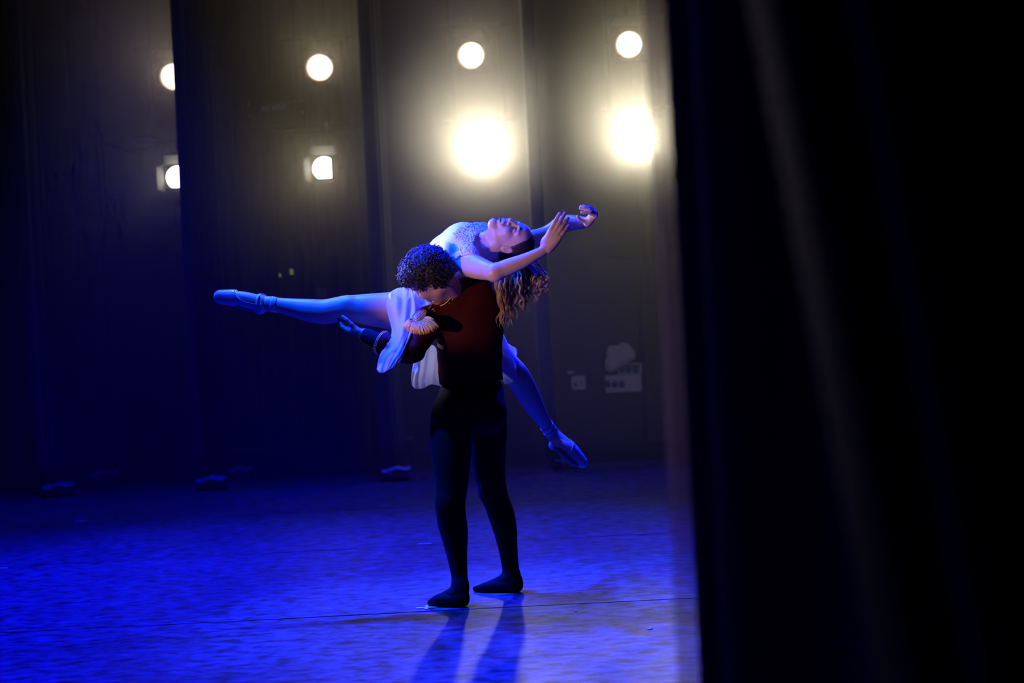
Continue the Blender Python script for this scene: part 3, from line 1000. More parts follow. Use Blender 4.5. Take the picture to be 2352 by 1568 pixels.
# ---- tape marks on the vinyl
def floor_tape(px, py, w, d, label, ang=0.0, extra=None):
    v = W(px, py, 1.0) - CAM
    Yd = CAM_H / -v.z
    c = CAM + v * Yd
    root = None
    R = Matrix.Rotation(ang, 3, 'Z')
    if extra:
        root = empty('tape_mark', (c.x, c.y, 0), label, 'tape')
        MB().box((c.x, c.y, 0.0003), (w, d, 0.0012), R).build('tape_strip', M_TAPE, root)
        MB().box((c.x, c.y, 0.0012), (extra[0], extra[1], 0.0012), R).build('tape_strip', M_TAPE, root)
        return root
    o = MB().box((c.x, c.y, 0.0003), (w, d, 0.0012), R).build('tape_mark', M_TAPE)
    return tag(o, label, 'tape')


floor_tape(980, 1394.5, 0.105, 0.022, 'small white cross of tape by the near slipper', 0.0, (0.016, 0.10))
floor_tape(975, 1248, 0.085, 0.018, 'short white tape line on the floor left of the standing legs')
floor_tape(185, 1196, 0.10, 0.03, 'short white tape line far left in front of the curtains')
floor_tape(6, 1304, 0.06, 0.03, 'white tape scrap at the left edge of the floor')
floor_tape(1323, 1402, 0.012, 0.02, 'tiny white scrap of tape right of the far slipper')
floor_tape(1493, 1443, 0.016, 0.035, 'thin pale tape scrap near the right curtain', -0.6)


# ------------------------------------------------------------------ figure kit: heads and hands as distance-field pieces
def vec(*a): return Vector(a)


def ortho(n, u):
    n = Vector(n).normalized(); u = Vector(u); u = (u - n * u.dot(n)).normalized()
    return n, u, u.cross(n).normalized()            # face normal, up, left


def head(fd, C, n, u, l, s=1.0, smile=True, male=False):
    """C centre of the head; n face normal, u towards the crown, l the figure's left"""
    C = Vector(C)
    P = lambda a, b, c: C + (l * a + n * b + u * c) * s
    ax = (l, n, u)
    R = lambda *r: tuple(q * s for q in r)
    fd.ell(P(0, -0.018, 0.030), ax, R(0.075, 0.094, 0.082), 0.03)
    fd.ell(P(0, 0.030, -0.028), ax, R(0.062, 0.064, 0.088), 0.03)
    fd.ell(P(0, 0.048, 0.045), ax, R(0.056, 0.045, 0.045), 0.03)                     # forehead
    fd.cone(P(-0.045, 0.0, -0.068), P(0, 0.068, -0.104), 0.022 * s, 0.019 * s, 0.02)   # jaw
    fd.cone(P(0.045, 0.0, -0.068), P(0, 0.068, -0.104), 0.022 * s, 0.019 * s, 0.02)
    fd.ell(P(0, 0.078, -0.104), ax, R(0.020, 0.018, 0.017), 0.015)                    # chin
    for q in (-1, 1):
        fd.ell(P(q * 0.040, 0.066, -0.030), ax, R(0.024, 0.024, 0.024), 0.02)         # cheek
        fd.cone(P(q * 0.016, 0.090, 0.024), P(q * 0.046, 0.074, 0.024), 0.010 * s, 0.010 * s, 0.014)  # brow
        fd.ell(P(q * 0.032, 0.098, 0.006), ax, R(0.018, 0.014, 0.012), 0.008, sub=True)
        fd.ell(P(q * 0.032, 0.080, 0.005), ax, R(0.0155, 0.0125, 0.0115), 0.004)     # closed lid
    fd.cone(P(0, 0.090, 0.018), P(0, 0.112, -0.024), 0.0075 * s, 0.0105 * s, 0.010)   # nose
    fd.ell(P(0, 0.112, -0.028), ax, R(0.011, 0.011, 0.009), 0.006)
    for q in (-1, 1):
        fd.ell(P(q * 0.011, 0.100, -0.031), ax, R(0.008, 0.010, 0.007), 0.005)
        fd.ell(P(q * 0.006, 0.107, -0.040), ax, R(0.0032, 0.005, 0.004), 0.002, sub=True)
    fd.ell(P(0, 0.086, -0.062), ax, R(0.030, 0.018, 0.020), 0.015)                    # muzzle
    if smile:
        fd.ell(P(0, 0.106, -0.066), ax, R(0.027, 0.014, 0.0105), 0.004, sub=True)     # open mouth
    for q in (-1, 1):
        fd.ell(P(q * 0.077, -0.008, -0.012), (l * 0.94 + n * q * 0.3, n - l * q * 0.3, u), R(0.007, 0.019, 0.032), 0.006)   # ear
        fd.ell(P(q * 0.084, -0.004, -0.008), ax, R(0.005, 0.010, 0.018), 0.003, sub=True)
    return P


def rot_about(v, axis, ang):
    return Matrix.Rotation(ang, 3, axis) @ v


def hand(fd, wrist, d, palm, thumb_side, curls, s=1.0, spread=0.10, thumb=(0.7, 0.35, 0.2), k=0.010):
    """wrist point; d fingers direction; palm normal (palm side); thumb_side sideways; curls: per finger 3 bend angles"""
    d = Vector(d).normalized(); palm = Vector(palm); palm = (palm - d * palm.dot(d)).normalized()
    side = d.cross(palm)
    if side.dot(Vector(thumb_side)) < 0: side = -side
    wrist = Vector(wrist)
    ks = []
    for i, off in enumerate((0.028, 0.0095, -0.009, -0.026)):
        kn = wrist + (d * (0.088, 0.091, 0.086, 0.078)[i] + side * off) * s
        ks.append(kn)
        fd.cone(wrist + side * off * 0.55 * s + d * 0.01 * s, kn, 0.0135 * s, 0.0105 * s, 0.014)
    fd.ell(wrist + (d * 0.045 + palm * 0.006) * s, (d, side, palm), (0.045 * s, 0.034 * s, 0.0145 * s), 0.012)
    fd.ell(wrist + (d * 0.035 + side * 0.024 + palm * 0.010) * s, (d, side, palm), (0.032 * s, 0.017 * s, 0.014 * s), 0.012)
    lens = ((0.040, 0.025, 0.020), (0.045, 0.029, 0.021), (0.041, 0.027, 0.021), (0.032, 0.020, 0.018))
    tips = []
    for i in range(4):
        dd = (d + side * spread * (1.5 - i)).normalized()
        ax = side.copy()
        sign = 1 if rot_about(d, ax, 0.3).dot(palm) > 0 else -1
        p = ks[i].copy(); r = (0.0096, 0.0098, 0.0094, 0.0084)[i] * s
        for j in range(3):
            dd = rot_about(dd, ax, sign * curls[i][j])
            q = p + dd * lens[i][j] * s
            fd.cone(p, q, r * (1.06 - 0.08 * j), r * (0.98 - 0.09 * j), 0.004 if j == 0 else 0.003)
            p = q
        tips.append(p)
    b = wrist + (d * 0.028 + side * 0.026 + palm * 0.008) * s
    td = (d * thumb[0] + side * thumb[1] + palm * thumb[2]).normalized()
    m1 = b + td * 0.036 * s
    m2 = m1 + (td * 0.9 + d * 0.25).normalized() * 0.030 * s
    m3 = m2 + (td * 0.7 + d * 0.45).normalized() * 0.024 * s
    fd.cone(b, m1, 0.0140 * s, 0.0108 * s, 0.012); fd.cone(m1, m2, 0.0104 * s, 0.0096 * s, 0.004); fd.cone(m2, m3, 0.0098 * s, 0.0076 * s, 0.003)
    return tips + [m3]


def box_of(pts, pad):
    P = np.array([list(p) for p in pts])
    return P.min(0) - pad, P.max(0) + pad


def sheet(name, rails, M, parent, nu=60, nv=60, fold=None, thick=0.0012, label=None):
    """cloth through rails: each rail a list of (px, py, Y) running down; fold(u, v) displaces along Y"""
    R = [spline([W(*p) for p in r], nv) for r in rails]
    G = np.zeros((nu, nv, 3))
    for j in range(nv): G[:, j] = spline([r[j] for r in R], nu)
    if fold is not None:
        U, V = np.meshgrid(np.linspace(0, 1, nu), np.linspace(0, 1, nv), indexing='ij')
        G[:, :, 1] += fold(U, V)
    o = link(name, grid_mesh(name, G, thick), M, parent)
    if label: o['label'] = label
    return o, G


# ------------------------------------------------------------------ the lifted dancer
wm = empty('person', (*W(1003, 712, 7.22).xy, 0.0), 'dancer in a white dress arched backwards, carried off the floor with arms overhead', 'person')
n_, u_, l_ = ortho((0.24, -0.62, 0.75), (0.93, 0.10, -0.30))
HC = W(1173, 551, 6.93)

fw = Field()
PW_pre = HC - u_ * 0.055 + l_ * 0.045 - n_ * 0.012
# torso: pelvis, waist, ribs, chest, shoulders
tl = Vector((-0.10, -0.80, -0.55)).normalized()     # her left, towards the camera
pel = W(1003, 706, 7.20)
fw.ell(pel, (Vector((0.3, 0, 0.95)), Vector((0, 1, 0)), Vector((0.95, 0, -0.3))), (0.12, 0.15, 0.115), 0.05)
waist = W(1012, 645, 7.16)
ribs = W(1036, 592, 7.08)
chest = W(1070, 570, 7.00)
fw.cone(pel, waist, 0.105, 0.092, 0.06)
fw.cone(waist, ribs, 0.092, 0.104, 0.06)
fw.cone(ribs, chest, 0.104, 0.100, 0.06)
cn = Vector((-0.12, -0.45, 0.87)).normalized()
fw.ell(chest, (tl, cn, tl.cross(cn)), (0.150, 0.098, 0.11), 0.05)
for q, dx in ((1, 0), (-1, 0)):
    fw.ell(chest + tl * 0.060 * q + cn * 0.030 - Vector((0.025, 0, 0)), (tl, cn, tl.cross(cn)), (0.052, 0.050, 0.055), 0.05)
sc = W(1100, 574, 6.97)
shN = W(1078, 607, 6.86); shF = W(1112, 540, 7.10)
fw.cone(shN, shF, 0.052, 0.052, 0.05)
fw.cone(chest, sc, 0.085, 0.062, 0.04)
# neck
nb = W(1108, 573, 6.97)
nt_ = HC - u_ * 0.065 - n_ * 0.025
fw.cone(nb, nt_, 0.054, 0.050, 0.03)
fw.cone(W(1098, 556, 6.94), HC - u_ * 0.085 + n_ * 0.02, 0.030, 0.028, 0.03)
# collar bones and neck cord
fw.cone(W(1092, 556, 6.93), W(1082, 588, 6.85), 0.010, 0.010, 0.018)
fw.cone(W(1097, 572, 6.915), PW_pre, 0.014, 0.016, 0.03)
fw.cone(W(1098, 592, 6.93), HC - u_ * 0.045 - n_ * 0.055, 0.052, 0.050, 0.03)
PW = head(fw, HC, n_, u_, l_, 0.98)
# near arm
elN = W(1136, 626, 6.64); wrN = W(1246, 577, 6.66)
fw.chain([(shN, 0.056), (W(1092, 613, 6.78), 0.056), (W(1115, 620, 6.70), 0.047), (elN, 0.039)], 0.025)
fw.chain([(elN, 0.038), (W(1162, 615, 6.645), 0.039), (W(1200, 600, 6.65), 0.033), (W(1232, 584, 6.655), 0.0255), (wrN, 0.0235)], 0.02)
dN = (W(1293, 512, 6.66) - W(1257, 570, 6.66)).normalized()
c0 = (0.02, 0.08, 0.06)
hN = hand(fw, W(1253, 574, 6.66), dN, (0.30, 0.95, 0.1), (-1, 0, 0.1), ((-0.05, 0.1, 0.1), (-0.12, 0.12, 0.1), (-0.08, 0.12, 0.1), (0.02, 0.1, 0.08)), 1.04, 0.045, (0.75, 0.25, 0.6))
# far arm
elF = W(1262, 537, 7.26); wrF = W(1346, 511, 7.16)
fw.chain([(shF, 0.052), (W(1160, 556, 7.16), 0.047), (W(1220, 548, 7.23), 0.043), (elF, 0.041)], 0.025)
fw.chain([(elF, 0.040), (W(1290, 516, 7.25), 0.0445), (W(1318, 511, 7.21), 0.038), (wrF, 0.0265)], 0.02)
hF = hand(fw, W(1349, 513, 7.155), (0.50, -0.60, 0.55), (-0.85, -0.20, 0.42), (-0.1, -0.7, -0.7),
          ((1.45, 0.35, 0.2), (1.5, 0.35, 0.2), (1.55, 0.35, 0.2), (1.6, 0.3, 0.15)), 0.92, 0.16, (0.0, 0.35, 0.95))
# raised leg, stretched to the left
hpN = W(985, 716, 7.10)
LEG = [(985, 716, 7.10, 0.108), (930, 715, 7.07, 0.101), (890, 713, 7.06, 0.090), (850, 711, 7.05, 0.079), (818, 709, 7.05, 0.069), (795, 708, 7.05, 0.064), (775, 711, 7.05, 0.062),
       (744, 716, 7.05, 0.061), (712, 713, 7.05, 0.057), (678, 707, 7.05, 0.046), (650, 702, 7.05, 0.038), (622, 698, 7.05, 0.034)]
fw.chain([(W(a, b, c), r) for a, b, c, r in LEG], 0.02)
fw.ell(W(800, 697, 7.02), (Vector((1, 0, 0)), Vector((0, 1, 0)), Vector((0, 0, 1))), (0.036, 0.03, 0.028), 0.02)   # knee cap
FOOT = [(622, 698, 7.05, 0.033), (598, 695, 7.05, 0.036), (570, 689, 7.05, 0.038), (545, 684, 7.05, 0.034), (520, 682, 7.05, 0.028), (506, 681, 7.05, 0.024)]
fw.chain([(W(a, b, c), r) for a, b, c, r in FOOT], 0.018)
fw.cone(W(600, 702, 7.05), W(597, 709, 7.05), 0.026, 0.022, 0.02)   # heel
# trailing leg, down to the right
hpF = W(1028, 735, 7.28)
LEG2 = [(1028, 735, 7.28, 0.105), (1080, 775, 7.30, 0.098), (1130, 815, 7.32, 0.083), (1166, 843, 7.33, 0.070), (1187, 862, 7.34, 0.064), (1202, 887, 7.38, 0.062),
        (1219, 918, 7.43, 0.056), (1238, 950, 7.49, 0.043), (1256, 978, 7.54, 0.034), (1270, 997, 7.57, 0.032)]
fw.chain([(W(a, b, c), r) for a, b, c, r in LEG2], 0.02)
FOOT2 = [(1270, 997, 7.57, 0.033), (1285, 1012, 7.57, 0.040), (1305, 1031, 7.56, 0.042), (1324, 1050, 7.56, 0.034), (1337, 1062, 7.56, 0.024)]
fw.chain([(W(a, b, c), r) for a, b, c, r in FOOT2], 0.018)
fw.cone(W(1277, 1008, 7.56), W(1272, 1020, 7.55), 0.028, 0.022, 0.02)
fine = [(*box_of([PW(0, 0, 0)], 0.0), 0.0022)]
lo, hi = box_of([PW(a, b, c) for a in (-0.09, 0.09) for b in (-0.06, 0.13) for c in (-0.10, 0.06)], 0.01)
fine = [(lo, hi, 0.0022), (*box_of(hN + [W(1258, 568, 6.66)], 0.016), 0.002), (*box_of(hF + [W(1366, 492, 7.15), W(1356, 505, 7.155)], 0.016), 0.002)]
body = link('body', fw.mesh('body', 0.005, fine), M_SKIN, wm)

# face details
def lip(pts, r, name='lips', M=M_LIPS, n=6):
    return MB().tube([Vector(p) for p in spline(pts, 14)], [r * (0.35 + 0.65 * math.sin(math.pi * i / 13)) for i in range(14)], n).build(name, M, body, True)


lip([PW(-0.027, 0.094, -0.058), PW(-0.012, 0.106, -0.0525), PW(0, 0.107, -0.0535), PW(0.012, 0.106, -0.0525), PW(0.027, 0.094, -0.058)], 0.0036)
lip([PW(-0.026, 0.094, -0.059), PW(-0.012, 0.103, -0.074), PW(0, 0.105, -0.0775), PW(0.012, 0.103, -0.074), PW(0.026, 0.094, -0.059)], 0.0052)
te = MB()
for i in range(8):
    a = (i - 3.5) * 0.0058
    te.box(PW(a, 0.1035 - 8 * a * a, -0.0625), (0.0053, 0.005, 0.0105), Matrix((l_, n_, u_)).transposed(), 0.0008)
te.build('teeth', M_TEETH, body)
for q in (-1, 1):
    MB().tube([Vector(p) for p in spline([PW(q * 0.019, 0.090, 0.0005), PW(q * 0.026, 0.0935, -0.004), PW(q * 0.036, 0.0915, -0.0055), PW(q * 0.047, 0.080, -0.001)], 10)], [0.0007, 0.0013, 0.0017, 0.0019, 0.002, 0.002, 0.002, 0.0018, 0.0015, 0.001], 5).build('eyelash', M_DARK, body, True)
    MB().tube([Vector(p) for p in spline([PW(q * 0.015, 0.1005, 0.025), PW(q * 0.030, 0.097, 0.030), PW(q * 0.050, 0.080, 0.025)], 10)], [0.0015, 0.0024, 0.0028, 0.003, 0.003, 0.0027, 0.0024, 0.002, 0.0015, 0.001], 5, flat=(n_, 0.5)).build('eyebrow', M_HAIRC, body, True)

# ---- hair: sleek cap and hanging waves
fh = Field()
axh = (l_, n_, u_)
fh.ell(PW(0, -0.016, 0.034), axh, (0.082, 0.101, 0.086), 0.02)
fh.ell(PW(0, -0.050, -0.015), axh, (0.070, 0.062, 0.070), 0.02)
fh.cut(PW(0, 0.062, 0.075), (n_ * 0.80 - u_ * 0.60))
for q in (-1, 1):
    fh.ell(PW(q * 0.085, 0.066, -0.012), axh, (0.050, 0.050, 0.060), 0.006, sub=True)
    fh.ell(PW(q * 0.084, -0.004, -0.014), axh, (0.012, 0.020, 0.034), 0.004, sub=True)
fh.noise(lambda X, Y, Z: 0.0007 * np.sin((X * u_.x + Y * u_.y + Z * u_.z) * 60 + 500 * (X * l_.x + Y * l_.y + Z * l_.z)))
link('hair_cap', fh.mesh('hair_cap', 0.0035), M_HAIRC, wm)
hb_ = MB(); hd_ = MB()
for i in range(64):
    s = (i + random.random()) / 64
    dz = random.gauss(0, 0.03)
    sl = random.uniform(-0.06, 0.06)
    a0 = PW(sl, -0.088, -0.03 + 0.135 * s)
    ex = 1146 + 102 * s + random.gauss(0, 7)          # inner locks hang low, outer ones end sooner and further right
    ey = 750 - 92 * s ** 1.2 + random.gauss(0, 10)
    ctl = [a0, W(1134 + 118 * s + random.gauss(0, 4), 640 - 12 * s, 6.87 + 0.08 * s + dz), W(1141 + 113 * s + random.gauss(0, 5), 692 - 42 * s, 6.86 + 0.09 * s + dz), W(ex, ey, 6.86 + 0.10 * s + dz)]
    P0 = spline(ctl, 40)
    ph = random.random() * 6.28; fq = random.uniform(3.0, 4.4); am = random.uniform(0.006, 0.012)
    T = np.linspace(0, 1, 40)
    ang = T * fq * 6.28 + ph
    P0[:, 0] += am * T * np.sin(ang); P0[:, 1] += am * T * np.cos(ang) * 0.9; P0[:, 2] += am * 0.35 * T * np.sin(ang * 1.3 + 1)
    dark = random.random() < 0.16
    for j in range(13):
        oa = random.random() * 6.28; orad = random.uniform(0.001, 0.0085)
        P = P0.copy()
        wv = (0.35 + 0.65 * np.sin(np.pi * np.clip(T * 0.85 + 0.1, 0, 1))) * (1 - 0.35 * T)
        P[:, 0] += orad * math.cos(oa) * wv + 0.0015 * np.sin(T * 23 + j); P[:, 1] += orad * math.sin(oa) * wv; P[:, 2] += 0.006 * random.uniform(-1, 1) * T
        cutn = 40 - random.randint(0, 7)
        r0 = random.uniform(0.0007, 0.0016)
        (hd_ if dark else hb_).tube([Vector(p) for p in P[:cutn:1]], [r0 * (1 - 0.6 * (k / cutn) ** 3) for k in range(cutn)], 3, cap=False)
o = hb_.build('long_hair', M_HAIRW, wm, True); tag(o, 'light brown wavy hair hanging down', kind='stuff')
o = hd_.build('long_hair', M_HAIRC, wm, True); tag(o, 'darker strands among the hanging waves', kind='stuff')

# ---- bodice
fb = Field()
g = 0.008
fb.cone(pel, waist, 0.108, 0.094, 0.06, grow=g); fb.cone(waist, ribs, 0.092, 0.104, 0.06, grow=g); fb.cone(ribs, chest, 0.104, 0.100, 0.06, grow=g)
fb.ell(chest, (tl, cn, tl.cross(cn)), (0.150 + g, 0.098 + g, 0.11 + g), 0.05)
for q in (1, -1):
    fb.ell(chest + tl * 0.060 * q + cn * 0.030 - Vector((0.025, 0, 0)), (tl, cn, tl.cross(cn)), (0.052 + g, 0.050 + g, 0.055 + g), 0.05)
fb.cone(W(1078, 590, 6.86), W(1106, 540, 7.06), 0.048, 0.050, 0.04, grow=g)
fb.ell(W(1112, 566, 6.93), (Vector((1, 0, 0)), Vector((0, 1, 0)), Vector((0, 0, 1))), (0.062, 0.12, 0.068), 0.008, sub=True)   # neckline
fb.cut(W(1096, 580, 6.9), (0.93, -0.1, -0.35))
fb.ell(W(1083, 621, 6.80), (Vector((1, 0.5, -0.3)), Vector((-0.4, 1, 0)), Vector((0.3, 0, 1))), (0.085, 0.10, 0.074), 0.006, sub=True)    # armhole
bod = link('bodice', fb.mesh('bodice', 0.0045), M_BODICE, wm)
# lace flowers scattered over the upper bodice
fm = MB()
for k in range(5):
    a = k * 2 * math.pi / 5
    dv = Vector((math.cos(a), math.sin(a), 0)); sv = Vector((-dv.y, dv.x, 0))
    fm.add([dv * 0.002, dv * 0.008 + sv * 0.0055 + Vector((0, 0, 0.003)), dv * 0.0135 + Vector((0, 0, 0.0055)), dv * 0.008 - sv * 0.0055 + Vector((0, 0, 0.003)),
            dv * 0.008 + Vector((0, 0, -0.001))], [(0, 4, 1), (1, 4, 2), (2, 4, 3), (3, 4, 0), (0, 1, 2, 3)])
fm.disc(Vector((0, 0, 0.002)), (0, 0, 1), 0.0035, 8, 0.003, 0.002)
fme = fm.mesh('lace_flower'); fme.materials.append(M_LACE)
me = bod.data
co = np.empty(len(me.vertices) * 3, np.float32); me.vertices.foreach_get('co', co); co = co.reshape(-1, 3)
no = np.empty(len(me.vertices) * 3, np.float32); me.vertices.foreach_get('normal', no); no = no.reshape(-1, 3)
pxs = []
for v in co:
    d = Vector(v) - CAM; Yd = d.y
    pxs.append((1176 + F_PX * d.dot(CR) / Yd, 784 - F_PX * d.dot(CU) / Yd))
pxs = np.array(pxs)
neck = np.array([(1110, 522), (1095, 520), (1078, 522), (1060, 530), (1092, 535), (1080, 548), (1072, 560), (1062, 575), (1078, 574), (1092, 583), (1050, 540), (1066, 545)])
dd = np.min(np.linalg.norm(pxs[:, None, :] - neck[None], axis=2), axis=1)
cand = np.where((dd < 9) & (no[:, 1] < 0.55) & ((no[:, 2] > 0.0) | (no[:, 1] < -0.4)))[0]
RNG.shuffle(cand)
chosen = []
for i in cand:
    if all(np.linalg.norm(co[i] - co[j]) > 0.010 for j in chosen): chosen.append(i)
    if len(chosen) >= 170: break
for i in chosen:
    o = bpy.data.objects.new('lace_flower', fme); COL.objects.link(o)
    o.parent = bod
    nn = Vector(no[i])
    q = nn.to_track_quat('Z', 'Y') @ Matrix.Rotation(random.random() * 6, 3, 'Z').to_quaternion()
    mw = Matrix.LocRotScale(Vector(co[i]) + nn * 0.001, q, Vector([random.uniform(0.5, 0.85)] * 3))
    o.matrix_parent_inverse = parent_world(bod).inverted()
    o.matrix_basis = mw

# ---- skirt
sk, G = sheet('skirt', [
    [(891, 678, 6.99), (886, 700, 6.95), (893, 732, 6.92), (899, 760, 6.86), (891, 790, 6.77), (874, 812, 6.75), (866, 848, 6.74)],
    [(903, 667, 7.00), (905, 700, 6.93), (910, 735, 6.89), (912, 765, 6.82), (902, 795, 6.75), (889, 815, 6.73), (876, 856, 6.72)],
    [(921, 660, 7.00), (925, 695, 6.92), (928, 735, 6.86), (924, 775, 6.79), (914, 805, 6.74), (903, 825, 6.71), (890, 850, 6.71)],
    [(941, 662, 7.00), (946, 700, 6.93), (942, 740, 6.85), (934, 780, 6.78), (922, 808, 6.735), (913, 826, 6.715), (903, 843, 6.715)],
    [(955, 672, 7.02), (965, 705, 6.96), (958, 740, 6.87), (944, 772, 6.80), (928, 805, 6.75), (920, 822, 6.73), (914, 834, 6.73)],
    [(990, 672, 7.04), (1000, 700, 7.02), (985, 735, 6.97), (962, 765, 6.89), (938, 795, 6.80), (926, 815, 6.76), (918, 830, 6.74)]],
    M_CHIF, wm, 110, 80, lambda U, V: 0.018 * np.sin((U + 0.10 * np.sin(U * 7 + 3 * V)) * 17 - 3.5 * V + 1.0) * (0.7 + 0.3 * V) + 0.009 * np.sin((U ** 1.5) * 29 + 5 * V) * np.sin(V * 5 + U * 3))
def hem(G, j, r, parent, name='rolled_hem'):
    MB().tube([Vector(p) for p in G[::2, j]], r, 5).build(name, M_CHIF_HEM, parent, True)
hem(G, -1, 0.0016, sk)
sk2, G2 = sheet('skirt', [
    [(950, 826, 6.93), (947, 846, 6.93), (944, 868, 6.92), (947, 886, 6.92)],
    [(966, 812, 6.94), (962, 842, 6.92), (958, 870, 6.91), (957, 893, 6.90)],
    [(980, 800, 6.95), (977, 838, 6.93), (974, 868, 6.92), (974, 891, 6.91)],
    [(993, 792, 6.97), (993, 830, 6.96), (990, 862, 6.95), (990, 883, 6.94)],
    [(1002, 800, 7.0), (1006, 828, 6.99), (1006, 858, 6.98), (1014, 887, 6.97)]],
    M_CHIF, wm, 80, 50, lambda U, V: 0.012 * np.sin(U * 17 + 1.5 * V) * (0.3 + 0.7 * V))
hem(G2, -1, 0.0016, sk2)
sk3, G3 = sheet('skirt', [
    [(1100, 770, 7.16), (1110, 800, 7.15), (1125, 835, 7.16), (1148, 862, 7.20)],
    [(1135, 765, 7.19), (1140, 800, 7.17), (1148, 840, 7.18), (1160, 882, 7.23)],
    [(1152, 764, 7.24), (1160, 800, 7.21), (1172, 838, 7.22), (1182, 873, 7.25)],
    [(1158, 772, 7.33), (1172, 800, 7.31), (1190, 828, 7.30), (1200, 847, 7.32)]],
    M_CHIF, wm, 60, 50, lambda U, V: 0.004 * np.sin(U * 16 + 2 * V) * V)
hem(G3, -1, 0.0014, sk3)
sk4, G4 = sheet('skirt', [
    [(1160, 790, 7.40), (1172, 805, 7.38), (1184, 824, 7.36)],
    [(1168, 790, 7.42), (1178, 800, 7.41), (1187, 815, 7.39)],
    [(1172, 794, 7.44), (1184, 799, 7.43), (1188, 806, 7.42)]], M_CHIF, wm, 24, 24, lambda U, V: 0.004 * np.sin(U * 9 + 6 * V))
hem(G4, -1, 0.0012, sk4)

# ---- pointe shoes: satin shell over the foot with the throat cut open, sole, ribbons
def shoe(foot, heel, throat_c, throat_n, throat_r, top, name_mat, sole_pts, toe):
    f = Field()
    f.chain([(W(a, b, c), r + 0.004) for a, b, c, r in foot[1:]], 0.018)
    f.cone(heel[0], heel[1], 0.029, 0.026, 0.02)
    f.cone(toe[0], toe[1], toe[2], toe[3], 0.012)
    f.ell(throat_c, throat_n, throat_r, 0.004, sub=True)
    s = link('pointe_shoe', f.mesh('pointe_shoe', 0.003), name_mat, wm)
    MB().tube([Vector(p) for p in spline(sole_pts, 18)], [0.004 + 0.012 * math.sin(math.pi * (i + 1) / 19) for i in range(18)], 10, flat=top).build('sole', M_SOLE, s, True)
    return s


e1 = (W(500, 680, 7.05) - W(620, 698, 7.05)).normalized()
s1 = shoe(FOOT, (W(602, 705, 7.05), W(597, 710, 7.05)), W(590, 672, 7.04), (Vector((1, 0, -0.1)), Vector((0, 1, 0)), Vector((0.1, 0, 1))), (0.105, 0.075, 0.058), None, M_SATIN,
          [W(592, 716, 7.05), W(568, 707, 7.05), W(540, 699, 7.05), W(512, 693, 7.05)], (W(535, 684, 7.05), W(507, 682, 7.05), 0.041, 0.0345))
MB().disc(W(496.5, 681.5, 7.05), e1, 0.027, 24, 0.03, 0.003).build('toe_platform', M_SATIN, s1, True)
s2 = shoe(FOOT2, (W(1277, 1010, 7.56), W(1271, 1022, 7.55)), W(1290, 990, 7.55), (Vector((0.7, 0, -0.7)), Vector((0, 1, 0)), Vector((0.7, 0, 0.7))), (0.075, 0.07, 0.036), None, M_SATIN,
          [W(1270, 1026, 7.53), W(1290, 1041, 7.52), W(1308, 1058, 7.52), (W(1328, 1070, 7.53))], (W(1315, 1041, 7.56), W(1338, 1062, 7.56), 0.040, 0.027))


def ribbon(c, axis, r, w, parent, tilt=(0, 0, 0), n=40, M=M_SATIN):
    axis = (Vector(axis).normalized() + Vector(tilt)).normalized()
    a = axis.orthogonal().normalized(); b = axis.cross(a)
    G = np.zeros((n, 5, 3))
    for i in range(n):
        an = 2 * math.pi * i / (n - 1)
        for j in range(5):
            G[i, j] = Vector(c) + (a * math.cos(an) + b * math.sin(an)) * (r + 0.0008 * math.sin(j * 1.5)) + axis * w * (j / 4 - 0.5)
    return link('ribbon', grid_mesh('ribbon', G, 0.001), M, parent)


ax1 = W(650, 702, 7.05) - W(600, 695, 7.05)
ribbon(W(629, 699, 7.05), ax1, 0.0385, 0.028, s1)
ribbon(W(622, 698, 7.05), ax1, 0.0375, 0.02, s1, (0.0, 0.3, 0.15))
ribbon(W(597, 695, 7.05), ax1, 0.0425, 0.020, s1, (0.15, 0.65, 0.1))
ribbon(W(600, 694, 7.05), ax1, 0.0425, 0.020, s1, (0.1, -0.6, 0.1))
ax2 = W(1270, 997, 7.57) - W(1250, 970, 7.53)
ribbon(W(1258, 981, 7.545), ax2, 0.0375, 0.024, s2)
ribbon(W(1264, 989, 7.56), ax2, 0.0375, 0.024, s2, (0.2, 0.2, 0))
ribbon(W(1300, 1027, 7.56), ax2, 0.0475, 0.014, s2, (0.1, 0.4, 0.2))
ribbon(W(1308, 1033, 7.56), ax2, 0.0475, 0.012, s2, (0.4, -0.2, 0.3))


# ------------------------------------------------------------------ the carrying dancer
mn = empty('person', (*W(1085, 1375, 7.0).xy, 0.0), 'standing dancer in a dark red jacket and black tights carrying the other on his shoulder', 'person')
l2 = Vector((-0.22, -0.86, -0.46)).normalized()
n2 = Vector((-0.64, 0.50, -0.58)); n2 = (n2 - l2 * n2.dot(l2)).normalized()
u2 = n2.cross(l2).normalized()
H2 = W(988, 637, 6.84)

fm_ = Field()
PM = head(fm_, H2, n2, u2, l2, 1.02, smile=False, male=True)
neckb = W(1052, 690, 6.97)
fm_.cone(neckb, H2 - u2 * 0.06 - n2 * 0.03, 0.062, 0.058, 0.03)
fm_.cone(neckb, W(1070, 760, 7.0), 0.06, 0.12, 0.05)
# left hand closing under the raised thigh
wl_ = W(838, 768, 6.92)
fm_.chain([(W(930, 808, 6.80), 0.042), (W(880, 788, 6.86), 0.036), (wl_, 0.030)], 0.02)
dL = (W(784, 752, 7.06) - wl_).normalized()
hL = hand(fm_, wl_, dL, (-0.05, 0.25, 0.95), (-0.2, -0.9, 0.1), ((0.25, 0.45, 0.35), (0.25, 0.5, 0.35), (0.3, 0.5, 0.4), (0.3, 0.5, 0.4)), 1.10, 0.08, (0.50, 0.62, 0.62))
